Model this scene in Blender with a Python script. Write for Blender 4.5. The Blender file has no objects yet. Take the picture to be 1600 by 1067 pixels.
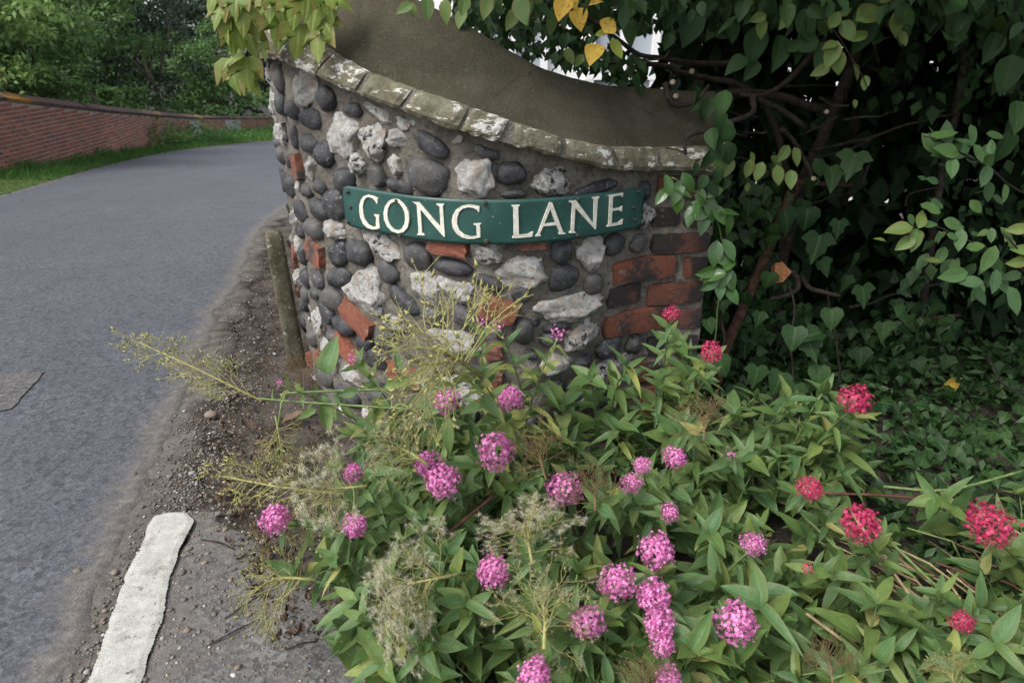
import bpy, math, random
import numpy as np
from mathutils import Vector, Matrix, noise, geometry
random.seed(7); np.random.seed(7)
scene = bpy.context.scene
C = bpy.data.collections.new("place"); scene.collection.children.link(C)

# ------------------------------------------------------------------ camera, sky, sun, exposure
F, HOR, CAMH = 1010.0, 90.0, 1.2          # focal length and horizon in pixels of the 1600 wide photograph
PITCH = math.atan((533.5-HOR)/F); SP, CP = math.sin(PITCH), math.cos(PITCH)
cam_d = bpy.data.cameras.new("camera"); cam = bpy.data.objects.new("camera", cam_d); scene.collection.objects.link(cam)
cam.location = (0, 0, CAMH); cam.rotation_euler = (math.pi/2-PITCH, 0, 0)
cam_d.sensor_width = 36; cam_d.lens = 36*F/1600; cam_d.clip_end = 500; cam_d.clip_start = 0.02
cam_d.dof.use_dof = True; cam_d.dof.focus_distance = 1.9; cam_d.dof.aperture_fstop = 6.3
scene.camera = cam
world = bpy.data.worlds.new("World"); scene.world = world; world.use_nodes = True
nt = world.node_tree; bg = nt.nodes["Background"]
sky = nt.nodes.new("ShaderNodeTexSky"); sky.sky_type = 'NISHITA'; sky.sun_disc = False
SUN_EL, SUN_AZ = math.radians(52), math.radians(-125)      # high, behind the left shoulder, veiled by cloud
sky.sun_elevation = SUN_EL; sky.sun_rotation = SUN_AZ; sky.dust_density = 3; sky.ozone_density = 1
hs = nt.nodes.new("ShaderNodeHueSaturation"); hs.inputs["Saturation"].default_value = 0.42
nt.links.new(sky.outputs[0], hs.inputs["Color"]); nt.links.new(hs.outputs[0], bg.inputs[0]); bg.inputs[1].default_value = 0.15
sd = bpy.data.lights.new("sun", 'SUN'); sd.energy = 1.4; sd.angle = math.radians(28); sd.color = (1, .97, .92)
so = bpy.data.objects.new("sun", sd); scene.collection.objects.link(so)
sv = Vector((math.sin(SUN_AZ)*math.cos(SUN_EL), math.cos(SUN_AZ)*math.cos(SUN_EL), math.sin(SUN_EL)))
so.rotation_euler = sv.to_track_quat('Z', 'Y').to_euler(); so.location = (-4, -4, 8)
scene.view_settings.view_transform = 'Standard'; scene.view_settings.look = 'None'
scene.view_settings.gamma = 1; scene.view_settings.use_curve_mapping = False
scene.view_settings.exposure = 1.0
scene.render.engine = 'CYCLES'
scene.cycles.max_bounces = 6; scene.cycles.transparent_max_bounces = 8

# ------------------------------------------------------------------ geometry helpers
EYE = np.array([0, 0, CAMH])
def ray(x, y):
    v = (533.5-y)/F
    return np.array([(x-800)/F, CP+v*SP, -SP+v*CP])
def atY(x, y, Y): d = ray(x, y); return EYE+d*(Y/d[1])
def atZ(x, y, Z): d = ray(x, y); return EYE+d*((Z-CAMH)/d[2])
SL = 0.075
def gz(x, y): # ground height: level by the corner, then the lane falls gently away
    k = 0.6; w = (y-2.3)/k
    return -SL*k*(math.log1p(math.exp(w)) if w < 30 else w)
def ground(x, y, lift=0):
    d = ray(x, y); t0, t1 = .2, 120.
    for _ in range(60):
        t = (t0+t1)/2; p = EYE+d*t
        if p[2] > gz(p[0], p[1])+lift: t0 = t
        else: t1 = t
    return EYE+d*t0
def resample(P, n):
    P = np.array(P, float); d = np.r_[0, np.cumsum(np.linalg.norm(np.diff(P, axis=0), axis=1))]
    s = np.linspace(0, d[-1], n); return np.stack([np.interp(s, d, P[:, i]) for i in range(P.shape[1])], 1)
def catmull(P, k=12):
    P = [np.array(p, float) for p in P]; P = [2*P[0]-P[1]]+P+[2*P[-1]-P[-2]]; out = []
    for i in range(1, len(P)-2):
        for j in range(k):
            t = j/k; a, b, c, d = P[i-1:i+3]
            out.append(.5*((2*b)+(c-a)*t+(2*a-5*b+4*c-d)*t*t+(3*b-a-3*c+d)*t**3))
    out.append(P[-2]); return np.array(out)
def N3(p, s=1.0): return noise.noise(Vector((p[0]*s, p[1]*s, p[2]*s)))

def mesh(name, V, Fc, mat=None, smooth=True, uv=None, tint=None):
    me = bpy.data.meshes.new(name); me.from_pydata([tuple(v) for v in V], [], Fc)
    if smooth: me.polygons.foreach_set("use_smooth", [True]*len(me.polygons))
    if uv is not None:
        l = me.uv_layers.new(name="UVMap"); idx = np.empty(len(me.loops), int); me.loops.foreach_get("vertex_index", idx)
        l.data.foreach_set("uv", np.asarray(uv, float)[idx].ravel())
    if tint is not None:
        a = me.attributes.new("tint", 'FLOAT', 'POINT'); a.data.foreach_set("value", np.asarray(tint, float))
    if mat: me.materials.append(mat)
    me.update(); return me
def root(name, loc, label, cat, group=None, kind=None):
    o = bpy.data.objects.new(name, None); C.objects.link(o); o.location = loc; o.empty_display_size = .05
    return tag(o, label, cat, group, kind)
def tag(o, label=None, cat=None, group=None, kind=None):
    if label: o["label"] = label
    if cat: o["category"] = cat
    if group: o["group"] = group
    if kind: o["kind"] = kind
    return o
def worldloc(o):
    v = Vector((0, 0, 0))
    while o: v = v+o.location; o = o.parent
    return v
def part(name, me, parent=None, M=None, kind=None):
    o = bpy.data.objects.new(name, me); C.objects.link(o)
    M = M.copy() if M is not None else Matrix.Identity(4)
    if parent is not None:
        o.parent = parent
        if parent.type == 'EMPTY': M = Matrix.Translation(-worldloc(parent)) @ M
        else: M = parent.matrix_basis.inverted() @ (Matrix.Translation(-worldloc(parent.parent)) if parent.parent else Matrix.Identity(4)) @ M
    o.matrix_basis = M
    if kind: o["kind"] = kind
    return o
class MB:
    def __init__(s): s.V = []; s.F = []
    def add(s, V, Fc):
        b = len(s.V); s.V += [tuple(v) for v in V]; s.F += [tuple(i+b for i in f) for f in Fc]
    def tube(s, P, r, n=6, cap=True):
        P = [Vector(p) for p in P]; m = len(P); R = r if hasattr(r, '__len__') else [r]*m; V = []; Fc = []
        up = Vector((0, 0, 1)); prev = None
        for i, p in enumerate(P):
            t = (P[min(i+1, m-1)]-P[max(i-1, 0)]); t = t.normalized() if t.length > 1e-9 else Vector((0, 0, 1))
            a = t.cross(up if abs(t.z) < .95 else Vector((1, 0, 0))) if prev is None else prev-t*prev.dot(t)
            a.normalize(); prev = a; b = t.cross(a)
            for k in range(n):
                q = 2*math.pi*k/n; V.append(p+(a*math.cos(q)+b*math.sin(q))*R[i])
        for i in range(m-1):
            for k in range(n): Fc.append((i*n+k, i*n+(k+1) % n, (i+1)*n+(k+1) % n, (i+1)*n+k))
        if cap: Fc += [tuple(range(n))[::-1], tuple(range((m-1)*n, m*n))]
        s.add(V, Fc)
    def box(s, c, h, rot=None):
        R = rot or Matrix.Identity(3)
        V = [Vector(c)+R@Vector((x*h[0], y*h[1], z*h[2])) for x in (-1, 1) for y in (-1, 1) for z in (-1, 1)]
        s.add(V, [(0, 1, 3, 2), (4, 6, 7, 5), (0, 4, 5, 1), (2, 3, 7, 6), (0, 2, 6, 4), (1, 5, 7, 3)])
    def mesh(s, name, mat, smooth=True): return mesh(name, s.V, s.F, mat, smooth)
def frame(o, x, y, z, sx=1, sy=1, sz=1):
    M = Matrix.Identity(4); x, y, z = Vector(x)*sx, Vector(y)*sy, Vector(z)*sz
    for i in range(3): M[i][0], M[i][1], M[i][2], M[i][3] = x[i], y[i], z[i], o[i]
    return M
def leafM(pos, tip, nrm, L, W=None):
    y = Vector(tip).normalized(); z = Vector(nrm); z = z-y*z.dot(y)
    if z.length < 1e-4: z = y.orthogonal()
    z.normalize(); x = y.cross(z); return frame(pos, x, y, z, W or L, L, L)
def scatter(tmpl, Ms, tints=None):
    """many transformed copies of one template as one vertex/face set (numpy)"""
    V, Fc, UV = tmpl; V = np.array(V); n = len(V); A = np.array([[list(r) for r in M] for M in Ms])
    W = np.einsum('mij,nj->mni', A[:, :3, :3], V)+A[:, None, :3, 3]
    FF = []; 
    for m in range(len(Ms)): FF += [tuple(i+m*n for i in f) for f in Fc]
    t = np.repeat(np.random.rand(len(Ms)) if tints is None else np.asarray(tints), n)
    return W.reshape(-1, 3), FF, np.tile(np.array(UV), (len(Ms), 1)), t
def scatter_mesh(name, tmpl, Ms, mat, tints=None):
    V, Fc, UV, t = scatter(tmpl, Ms, tints); return mesh(name, V, Fc, mat, True, UV, t)

# ------------------------------------------------------------------ materials
class NT:
    def __init__(s, name):
        s.m = bpy.data.materials.new(name); s.m.use_nodes = True; s.t = s.m.node_tree; s.b = s.t.nodes["Principled BSDF"]; s.out = s.t.nodes["Material Output"]
    def n(s, ty, **kw):
        o = s.t.nodes.new("ShaderNode"+ty)
        for k, v in kw.items():
            if k.startswith("i_"):
                key = k[2:]; key = int(key) if key.isdigit() else key
                s.set(o.inputs[key], v)
            else: setattr(o, k, v)
        return o
    def set(s, inp, v):
        if isinstance(v, bpy.types.NodeSocket): s.t.links.new(v, inp)
        else:
            if hasattr(inp.default_value, '__len__') and len(inp.default_value) == 4 and len(v) == 3: v = (*v, 1)
            inp.default_value = v
    def math(s, op, a, b=0.0, c=0.0, clamp=False):
        o = s.n("Math", operation=op, use_clamp=clamp); s.set(o.inputs[0], a); s.set(o.inputs[1], b)
        if op in ('MULTIPLY_ADD', 'COMPARE', 'SMOOTH_MIN'): s.set(o.inputs[2], c)
        return o.outputs[0]
    def noise(s, vec, scale, detail=4, rough=.6, out=0):
        o = s.n("TexNoise"); s.set(o.inputs["Vector"], vec); o.inputs["Scale"].default_value = scale
        o.inputs["Detail"].default_value = detail; o.inputs["Roughness"].default_value = rough; return o.outputs[out]
    def ramp(s, f, stops):
        o = s.n("ValToRGB"); s.set(o.inputs[0], f); e = o.color_ramp.elements
        while len(e) < len(stops): e.new(.5)
        for el, (p, c) in zip(e, stops):
            el.position = p; el.color = (*c, 1) if hasattr(c, '__len__') else (c, c, c, 1)
        return o.outputs[0]
    def mix(s, f, a, b):
        o = s.n("Mix", data_type='RGBA'); s.set(o.inputs[0], f); s.set(o.inputs[6], a); s.set(o.inputs[7], b); return o.outputs[2]
    def step(s, f, lo, hi):
        o = s.n("MapRange", interpolation_type='SMOOTHSTEP'); s.set(o.inputs[0], f); o.inputs[1].default_value = lo; o.inputs[2].default_value = hi; return o.outputs[0]
    def bump(s, h, dist, strength=1.0):
        o = s.n("Bump"); s.set(o.inputs["Height"], h); o.inputs["Distance"].default_value = dist; o.inputs["Strength"].default_value = strength
        s.set(s.b.inputs["Normal"], o.outputs[0]); return o.outputs[0]
    def rand(s): return s.n("ObjectInfo").outputs["Random"]
    def wpos(s): return s.n("NewGeometry").outputs["Position"]
    def opos(s, k=37.0, local=False): # object coordinates shifted by a random amount, so shared meshes do not repeat
        tc = s.n("TexCoord").outputs["Object"]; r = s.rand(); c = s.n("CombineXYZ")
        s.set(c.inputs[0], s.math('MULTIPLY', r, k)); s.set(c.inputs[1], s.math('MULTIPLY', r, k*1.7)); v = s.n("VectorMath", operation='ADD')
        s.set(v.inputs[0], tc if local else s.wpos()); s.set(v.inputs[1], c.outputs[0]); return v.outputs[0]
    def fin(s, col=None, rough=None, spec=None):
        if col is not None: s.set(s.b.inputs["Base Color"], col)
        if rough is not None: s.set(s.b.inputs["Roughness"], rough)
        if spec is not None: s.b.inputs["Specular IOR Level"].default_value = spec
        return s.m

def leaf_mat(name, cols, vein=(.16, .22, .1), rough=.5, veins=18, vstr=.5, trans=.25, edge=None, spots=None, spec=.4):
    k = NT(name); at = k.n("Attribute", attribute_name="tint").outputs["Fac"]
    r = k.math('FRACT', k.math('ADD', k.rand(), at))
    col = k.ramp(r, [(i/(len(cols)-1), c) for i, c in enumerate(cols)])
    uv = k.n("UVMap").outputs[0]; sep = k.n("SeparateXYZ"); k.set(sep.inputs[0], uv); u, v = sep.outputs[0], sep.outputs[1]
    au = k.math('ABSOLUTE', u)
    mid = k.step(au, .09, .02)
    side = k.math('SINE', k.math('MULTIPLY', k.math('SUBTRACT', v, k.math('MULTIPLY', au, .35)), veins*3.0))
    sv_ = k.step(side, .86, 1.0)
    vm = k.math('MAXIMUM', mid, k.math('MULTIPLY', sv_, .45))
    nz = k.noise(k.wpos(), 55, 3)
    col = k.mix(k.math('MULTIPLY', k.step(nz, .35, .75), .35), col, tuple(c*.6 for c in cols[0]))
    if edge:
        col = k.mix(k.math('MULTIPLY', k.step(k.math('ADD', au, k.math('MULTIPLY', nz, .5)), .75, 1.15), edge[1]), col, edge[0])
    if spots: col = k.mix(k.step(k.noise(k.wpos(), 130, 2), spots[1], spots[1]+.06), col, spots[0])
    col = k.mix(k.math('MULTIPLY', vm, vstr), col, vein)
    k.bump(k.math('ADD', k.math('MULTIPLY', vm, -.5), k.math('MULTIPLY', nz, .5)), .0025, .7)
    k.fin(col, rough, spec)
    if trans:
        tr = k.n("BsdfTranslucent"); k.set(tr.inputs[0], k.mix(.5, col, tuple(min(1, c*2.2) for c in cols[-1])))
        ms = k.n("MixShader"); ms.inputs[0].default_value = trans
        k.t.links.new(k.b.outputs[0], ms.inputs[1]); k.t.links.new(tr.outputs[0], ms.inputs[2]); k.t.links.new(ms.outputs[0], k.out.inputs[0])
    return k.m
def plain(name, col, rough=.7, var=.3, scale=40, bump=.001, spec=.3, col2=None):
    k = NT(name); p = k.wpos(); n = k.noise(p, scale, 5)
    c = k.mix(k.step(n, .3, .7), tuple(x*(1-var) for x in col), col2 or tuple(min(1, x*(1+var)) for x in col))
    if bump: k.bump(k.noise(p, scale*3, 4), bump)
    return k.fin(c, rough, spec)

def make_asphalt(name, base, dust, edge, fade=0):
    k = NT(name); p = k.wpos(); big = k.noise(p, .7, 3); mid = k.noise(p, 9, 4)
    mp = k.n("Mapping"); k.set(mp.inputs[0], p); mp.inputs["Scale"].default_value = (1.6, .25, 1); mp.inputs["Rotation"].default_value = (0, 0, -.25); trk = k.noise(mp.outputs[0], 1.0, 3)
    fine = k.n("TexVoronoi"); k.set(fine.inputs["Vector"], p); fine.inputs["Scale"].default_value = 150
    fv = k.n("SeparateColor"); k.set(fv.inputs[0], fine.outputs["Color"])
    c = k.mix(k.step(big, .35, .65), base, tuple(x*1.25 for x in base))
    c = k.mix(k.math('MULTIPLY', k.step(trk, .42, .62), .35), c, tuple(x*.68 for x in base))
    c = k.mix(k.math('MULTIPLY', k.step(fv.outputs[0], .2, 1), .6), c, tuple(x*2.1 for x in base))
    c = k.mix(k.math('MULTIPLY', k.step(fv.outputs[1], .7, 1), .6), c, tuple(x*.35 for x in base))
    f2 = k.n("TexVoronoi"); k.set(f2.inputs["Vector"], p); f2.inputs["Scale"].default_value = 62; g2_ = k.n("SeparateColor"); k.set(g2_.inputs[0], f2.outputs["Color"]); gate = k.step(k.noise(p, 2.3, 4), .38, .6)
    c = k.mix(k.math('MULTIPLY', k.math('MULTIPLY', k.step(g2_.outputs[0], .72, .95), gate), .6), c, tuple(x*2.3 for x in base)); c = k.mix(k.math('MULTIPLY', k.step(g2_.outputs[1], .7, .95), .6), c, tuple(x*.4 for x in base))
    c = k.mix(k.math('MULTIPLY', k.step(mid, .45, .75), edge), c, dust)
    if fade:
        e = k.n("Attribute", attribute_name="edge").outputs["Fac"]; w = k.math('ADD', k.math('DIVIDE', e, fade), k.math('MULTIPLY', k.math('SUBTRACT', k.noise(p, 11, 7, .75), .5), 1.6))
        grit = k.mix(k.step(k.noise(p, 45, 6, .75), .4, .65), (.088, .08, .072), (.155, .142, .127)); c = k.mix(k.step(w, .95, .25), c, grit)
    k.bump(k.math('ADD', k.math('MULTIPLY', fine.outputs["Distance"], .6), k.noise(p, 300, 2)), .003, .55)
    return k.fin(c, k.math('ADD', .6, k.math('MULTIPLY', mid, .3)), .35)
M_ROAD = make_asphalt("asphalt", (.056, .059, .068), (.112, .112, .112), .25, .17)
M_LANE = make_asphalt("worn_tarmac", (.082, .079, .076), (.125, .112, .098), .6, .16)
M_PATCH = make_asphalt("patched_tarmac", (.074, .070, .068), (.10, .093, .086), .4)
def make_soil():
    k = NT("soil"); p = k.wpos(); a = k.noise(p, 6, 6); b = k.noise(p, 60, 5); g = k.noise(p, 2.2, 3)
    c = k.mix(k.step(a, .35, .65), (.030, .024, .019), (.082, .070, .060))
    c = k.mix(k.math('MULTIPLY', k.step(b, .5, .7), .5), c, (.16, .13, .105))
    k.bump(k.math('ADD', a, k.math('MULTIPLY', b, .6)), .02, .9); return k.fin(c, .95, .15)
M_SOIL = make_soil()
def make_dust():
    k = NT("road_dust"); p = k.wpos(); a = k.noise(p, 14, 6); b = k.noise(p, 90, 5)
    c = k.mix(k.step(a, .35, .65), (.070, .063, .056), (.135, .125, .113)); c = k.mix(k.math('MULTIPLY', k.step(b, .5, .7), .6), c, (.18, .155, .13))
    e = k.n("Attribute", attribute_name="edge").outputs["Fac"]; w = k.math('ADD', k.math('DIVIDE', e, .16), k.math('MULTIPLY', k.math('SUBTRACT', k.noise(p, 9, 7, .75), .5), 1.8))
    so = k.mix(k.step(k.noise(p, 6, 6), .35, .65), (.026, .021, .017), (.074, .063, .054)); c = k.mix(k.step(w, .95, .2), c, so)
    k.bump(k.math('ADD', a, b), .008, .8); return k.fin(c, .95, .15)
M_DUST = make_dust()
def make_mortar():
    k = NT("mortar"); p = k.wpos(); a = k.noise(p, 7, 5); b = k.noise(p, 70, 6, .7); f = k.noise(p, 320, 3)
    c = k.mix(k.step(a, .3, .7), (.125, .112, .092), (.235, .215, .185))
    c = k.mix(k.math('MULTIPLY', k.step(b, .45, .68), .75), c, (.065, .056, .045))
    c = k.mix(k.step(f, .66, .72), c, (.42, .40, .36))
    k.bump(k.math('ADD', k.math('MULTIPLY', b, 1.0), k.math('MULTIPLY', f, .5)), .012, .9); return k.fin(c, .95, .15)
M_MORTAR = make_mortar()
def make_cobble():
    k = NT("black_flint_cobble"); p = k.opos(); r = k.rand()
    a = k.noise(p, 24, 4); b = k.noise(p, 75, 6, .7); f = k.noise(p, 420, 4, .7)
    c = k.mix(k.step(a, .3, .7), (.013, .014, .017), (.05, .05, .054))
    c = k.mix(k.math('MULTIPLY', k.step(r, .6, 1), .5), c, (.105, .098, .09))
    up = k.n("SeparateXYZ"); k.set(up.inputs[0], k.n("NewGeometry").outputs["Normal"])
    thr = k.math('ADD', k.math('MULTIPLY', b, .55), k.math('MULTIPLY', f, .45))
    am = k.math('ADD', .25, k.math('MULTIPLY', k.math('POWER', k.math('FRACT', k.math('MULTIPLY', r, 13.7)), 2), .75))
    c = k.mix(k.math('MULTIPLY', k.step(thr, .545, .63), am), c, (.40, .385, .36))
    c = k.mix(k.step(k.noise(p, 520, 2), .70, .74), c, (.34, .33, .31))
    c = k.mix(k.math('MULTIPLY', k.step(k.noise(p, 45, 4), .62, .72), .4), c, (.16, .12, .075))
    k.bump(k.math('ADD', b, k.math('MULTIPLY', f, .4)), .006, .5); return k.fin(c, k.math('ADD', .42, k.math('MULTIPLY', b, .35)), .4)
M_COB = make_cobble()
def make_flint():
    k = NT("broken_white_flint"); p = k.opos(); r = k.rand()
    a = k.noise(p, 22, 4, .6); b = k.noise(p, 55, 7, .72); f = k.noise(p, 230, 5, .75)
    c = k.mix(k.step(b, .3, .72), (.30, .285, .26), (.68, .665, .64))
    c = k.mix(k.math('MULTIPLY', k.step(a, .54, .66), .55), c, (.40, .28, .18))
    dk = k.math('ADD', k.math('MULTIPLY', k.noise(p, 40, 6, .68), .8), k.math('MULTIPLY', f, .3))
    thr = k.math('ADD', .535, k.math('MULTIPLY', k.math('FRACT', k.math('MULTIPLY', r, 7.3)), .17))
    m = k.step(k.math('SUBTRACT', dk, thr), 0, .07)
    c = k.mix(m, c, (.035, .035, .037))
    c = k.mix(k.math('MULTIPLY', k.step(f, .55, .7), .6), c, (.11, .10, .09))
    k.bump(k.math('ADD', b, k.math('MULTIPLY', f, .6)), .018, .9); return k.fin(c, k.math('SUBTRACT', .85, k.math('MULTIPLY', m, .4)), .3)
M_FLINT = make_flint()
def make_brick(name, reds, burnt, amt, scale=9., white=.25):
    k = NT(name); p = k.opos(); r = k.rand(); a = k.noise(p, scale, 3, .5); b = k.noise(p, 60, 6, .72); f = k.noise(p, 260, 4, .7)
    c = k.ramp(k.math('FRACT', k.math('MULTIPLY', r, 5.1)), [(i/(len(reds)-1), q) for i, q in enumerate(reds)])
    c = k.mix(k.math('MULTIPLY', k.step(b, .4, .7), .6), c, tuple(x*.45 for x in reds[0]))
    q = k.math('ADD', k.math('MULTIPLY', a, .85), k.math('MULTIPLY', b, .22)); q = k.math('ADD', q, k.math('MULTIPLY', k.math('SUBTRACT', r, .5), .12))
    lx = k.n("SeparateXYZ"); k.set(lx.inputs[0], k.n("TexCoord").outputs["Object"]); q = k.math('ADD', q, k.math('MULTIPLY', k.math('MULTIPLY', lx.outputs[0], k.math('SUBTRACT', k.math('FRACT', k.math('MULTIPLY', r, 3.7)), -.3)), .10))
    c = k.mix(k.step(q, amt-.04, amt+.10), c, burnt)
    c = k.mix(k.math('MULTIPLY', k.step(k.noise(p, 28, 5, .7), .60, .68), white), c, (.34, .31, .27))
    c = k.mix(k.math('MULTIPLY', k.step(f, .6, .7), .4), c, (.02, .018, .016))
    k.bump(k.math('ADD', b, k.math('MULTIPLY', f, .5)), .007, .8); return k.fin(c, .85, .25)
M_QUOIN = make_brick("burnt_red_brick", [(.185, .066, .040), (.135, .056, .040), (.115, .053, .043)], (.034, .028, .028), .455, 7.)
M_RUBBRK = make_brick("old_brick", [(.27, .095, .055), (.22, .085, .055), (.17, .08, .06)], (.06, .052, .05), .62)
M_FARBRK = make_brick("garden_wall_brick", [(.30, .10, .068), (.23, .085, .062), (.34, .125, .08), (.18, .085, .068), (.26, .098, .068)], (.09, .06, .052), .66, 5.)
def make_coping():
    k = NT("painted_coping_stone"); p = k.wpos(); po = k.opos(); b = k.noise(p, 22, 6, .7); f = k.noise(p, 90, 5, .7); r = k.rand()
    c = k.mix(k.step(b, .3, .7), (.10, .09, .056), (.19, .175, .125)); c = k.mix(k.math('MULTIPLY', k.step(f, .5, .7), .5), c, (.055, .055, .03))
    mp = k.n("Mapping"); k.set(mp.inputs[0], p); mp.inputs["Scale"].default_value = (16, 16, 45)
    w = k.math('ADD', k.math('MULTIPLY', k.noise(mp.outputs[0], 1.0, 6, .72), .8), k.math('MULTIPLY', f, .22))
    thr = k.math('ADD', .515, k.math('MULTIPLY', k.math('FRACT', k.math('MULTIPLY', r, 9.1)), .08))
    c = k.mix(k.math('MULTIPLY', k.step(k.math('SUBTRACT', w, thr), 0, .035), .85), c, (.58, .57, .54))
    k.bump(k.math('ADD', b, k.math('ADD', f, w)), .006, .7); return k.fin(c, .85, .2)
M_COPING = make_coping()
def make_render():
    k = NT("weathered_cement_render"); p = k.wpos(); a = k.noise(p, 2.5, 5); b = k.noise(p, 18, 6, .7); f = k.noise(p, 160, 4, .7)
    al = k.noise(p, 1.1, 5, .65); c = k.mix(k.step(a, .3, .7), (.054, .045, .030), (.092, .079, .056)); c = k.mix(k.math('MULTIPLY', k.step(al, .42, .6), .75), c, (.022, .023, .012)); c = k.mix(k.math('MULTIPLY', k.step(b, .45, .7), .6), c, (.06, .055, .034))  # dark algae blotches, also painted in place of the hedge's shade
    c = k.mix(k.math('MULTIPLY', k.step(f, .45, .75), .25), c, (.17, .155, .125)); c = k.mix(k.step(k.noise(p, 260, 2), .72, .76), c, (.45, .43, .38))
    vc = k.n("TexVoronoi", feature='DISTANCE_TO_EDGE'); k.set(vc.inputs[0], k.n("VectorMath", operation='ADD').outputs[0]); vn = k.n("Mix", data_type='RGBA'); vn.inputs[0].default_value = .12; k.set(vn.inputs[6], p); k.set(vn.inputs[7], k.noise(p, 5, 5, .6, 1)); k.set(vc.inputs[0], vn.outputs[2]); vc.inputs["Scale"].default_value = 2.2; c = k.mix(k.math('MULTIPLY', k.step(vc.outputs[0], .0045, .0005), .6), c, (.02, .017, .012))
    k.bump(k.math('ADD', f, k.math('ADD', b, k.noise(p, 7, 4))), .005, .8); return k.fin(c, .95, .15)
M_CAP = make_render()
def make_signpaint():
    k = NT("green_sign_paint"); p = k.wpos(); b = k.noise(p, 14, 5); f = k.noise(p, 130, 4, .7)
    c = k.mix(k.step(b, .3, .7), (.014, .056, .047), (.020, .072, .059)); c = k.mix(k.math('MULTIPLY', k.step(b, .62, .75), .7), c, (.01, .085, .05))
    mp = k.n("Mapping"); k.set(mp.inputs[0], p); mp.inputs["Scale"].default_value = (30, 30, 30)
    c = k.mix(k.step(k.noise(p, 170, 2), .71, .74), c, (.45, .47, .43)); c = k.mix(k.math('MULTIPLY', k.step(f, .6, .75), .35), c, (.008, .035, .028))
    k.bump(b, .002, .4); return k.fin(c, k.math('ADD', .33, k.math('MULTIPLY', f, .25)), .45)
M_SIGN = make_signpaint()
def make_letter():
    k = NT("cream_letter_paint"); p = k.wpos(); b = k.noise(p, 60, 6, .7); f = k.noise(p, 240, 3)
    c = k.mix(k.step(b, .35, .7), (.68, .66, .58), (.5, .47, .38)); c = k.mix(k.step(f, .67, .71), c, (.1, .09, .07)); k.bump(f, .001, .5); return k.fin(c, .55, .35)
M_LETTER = make_letter()
M_SCREW = plain("rusty_screw", (.05, .04, .032), .6, .5, 200, .001, .4)
M_RUST = plain("rusted_iron", (.055, .032, .024), .85, .5, 60, .002, .2, (.10, .05, .033))
def make_post():
    k = NT("lichened_concrete"); p = k.wpos(); a = k.noise(p, 14, 6, .7); b = k.noise(p, 55, 5, .7)
    c = k.mix(k.step(a, .35, .65), (.06, .052, .03), (.13, .12, .085)); c = k.mix(k.step(b, .6, .68), c, (.38, .37, .33)); k.bump(k.math('ADD', a, b), .006, .8); return k.fin(c, .95, .15)
M_POST = make_post()
M_BARK = plain("hedge_bark", (.034, .027, .022), .9, .45, 45, .004, .15)
M_BARKF = plain("tree_bark", (.11, .095, .07), .9, .4, 12, .01, .15)
M_CUT = plain("fresh_cut_wood", (.24, .11, .045), .8, .35, 60, .001, .2)
M_CUTPALE = plain("pale_cut_wood", (.42, .34, .24), .8, .3, 90, .001, .2)
M_STEM = plain("green_stem", (.12, .18, .055), .55, .3, 60, .0005, .4)
M_STEMDRY = plain("dry_stem", (.28, .215, .12), .8, .35, 60, .0005, .25)
M_STEMRED = plain("reddish_twig", (.10, .045, .03), .7, .35, 60, .0005, .3)
M_SEED = plain("seed_stalk", (.46, .46, .17), .7, .3, 120, 0, .3, (.22, .19, .07))
M_SEEDOLD = plain("ripe_seed_stalk", (.22, .17, .075), .7, .4, 150, 0, .3, (.16, .10, .05))
M_WHITE = plain("white_house_paint", (.80, .80, .79), .6, .04, 3, 0, .3)
M_HGLASS = plain("window_glass", (.35, .38, .42), .1, .2, 1, 0, .6)
M_ROOF = plain("slate_roof", (.09, .09, .10), .7, .3, 4, .004, .3)
M_LINE = None
def make_line():
    k = NT("white_road_paint"); p = k.wpos(); b = k.noise(p, 30, 6, .7); f = k.noise(p, 220, 3)
    c = k.mix(k.step(b, .35, .7), (.32, .315, .285), (.42, .415, .385)); c = k.mix(k.math('MULTIPLY', k.step(k.noise(p, 12, 7, .78), .50, .66), .7), c, (.19, .175, .15)); c = k.mix(k.step(f, .66, .69), c, (.12, .11, .1)); c = k.mix(k.step(k.noise(p, 26, 8, .8), .60, .63), c, (.085, .08, .075))
    k.bump(k.math('ADD', b, k.math('MULTIPLY', f, .4)), .004, .8); return k.fin(c, .8, .25)
M_LINE = make_line()
def make_pebble():
    k = NT("pebble"); r = k.math('FRACT', k.math('ADD', k.rand(), k.n("Attribute", attribute_name="tint").outputs["Fac"]))
    c = k.ramp(r, [(0, (.07, .062, .055)), (.3, (.17, .14, .11)), (.5, (.12, .112, .103)), (.65, (.24, .175, .12)), (.8, (.11, .112, .118)), (1, (.48, .46, .42))])
    return k.fin(k.mix(k.math('MULTIPLY', k.noise(k.wpos(), 90, 4), .5), c, (.12, .1, .08)), .75, .3)
M_PEB = make_pebble()
def make_flower(name, cols):
    k = NT(name); at = k.n("Attribute", attribute_name="tint").outputs["Fac"]
    c = k.ramp(k.math('FRACT', k.math('ADD', at, k.math('MULTIPLY', k.rand(), .6))), [(i/(len(cols)-1), q) for i, q in enumerate(cols)]); k.fin(c, .6, .25)
    tr = k.n("BsdfTranslucent"); k.set(tr.inputs[0], c); ms = k.n("MixShader"); ms.inputs[0].default_value = .3
    k.t.links.new(k.b.outputs[0], ms.inputs[1]); k.t.links.new(tr.outputs[0], ms.inputs[2]); k.t.links.new(ms.outputs[0], k.out.inputs[0]); return k.m
M_PINK = make_flower("pink_florets", [(.46, .07, .27), (.66, .20, .46), (.80, .34, .60), (.73, .26, .52), (.54, .11, .34)])
M_RED = make_flower("crimson_florets", [(.32, .014, .06), (.47, .035, .115), (.60, .085, .18), (.40, .022, .08)])
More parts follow.
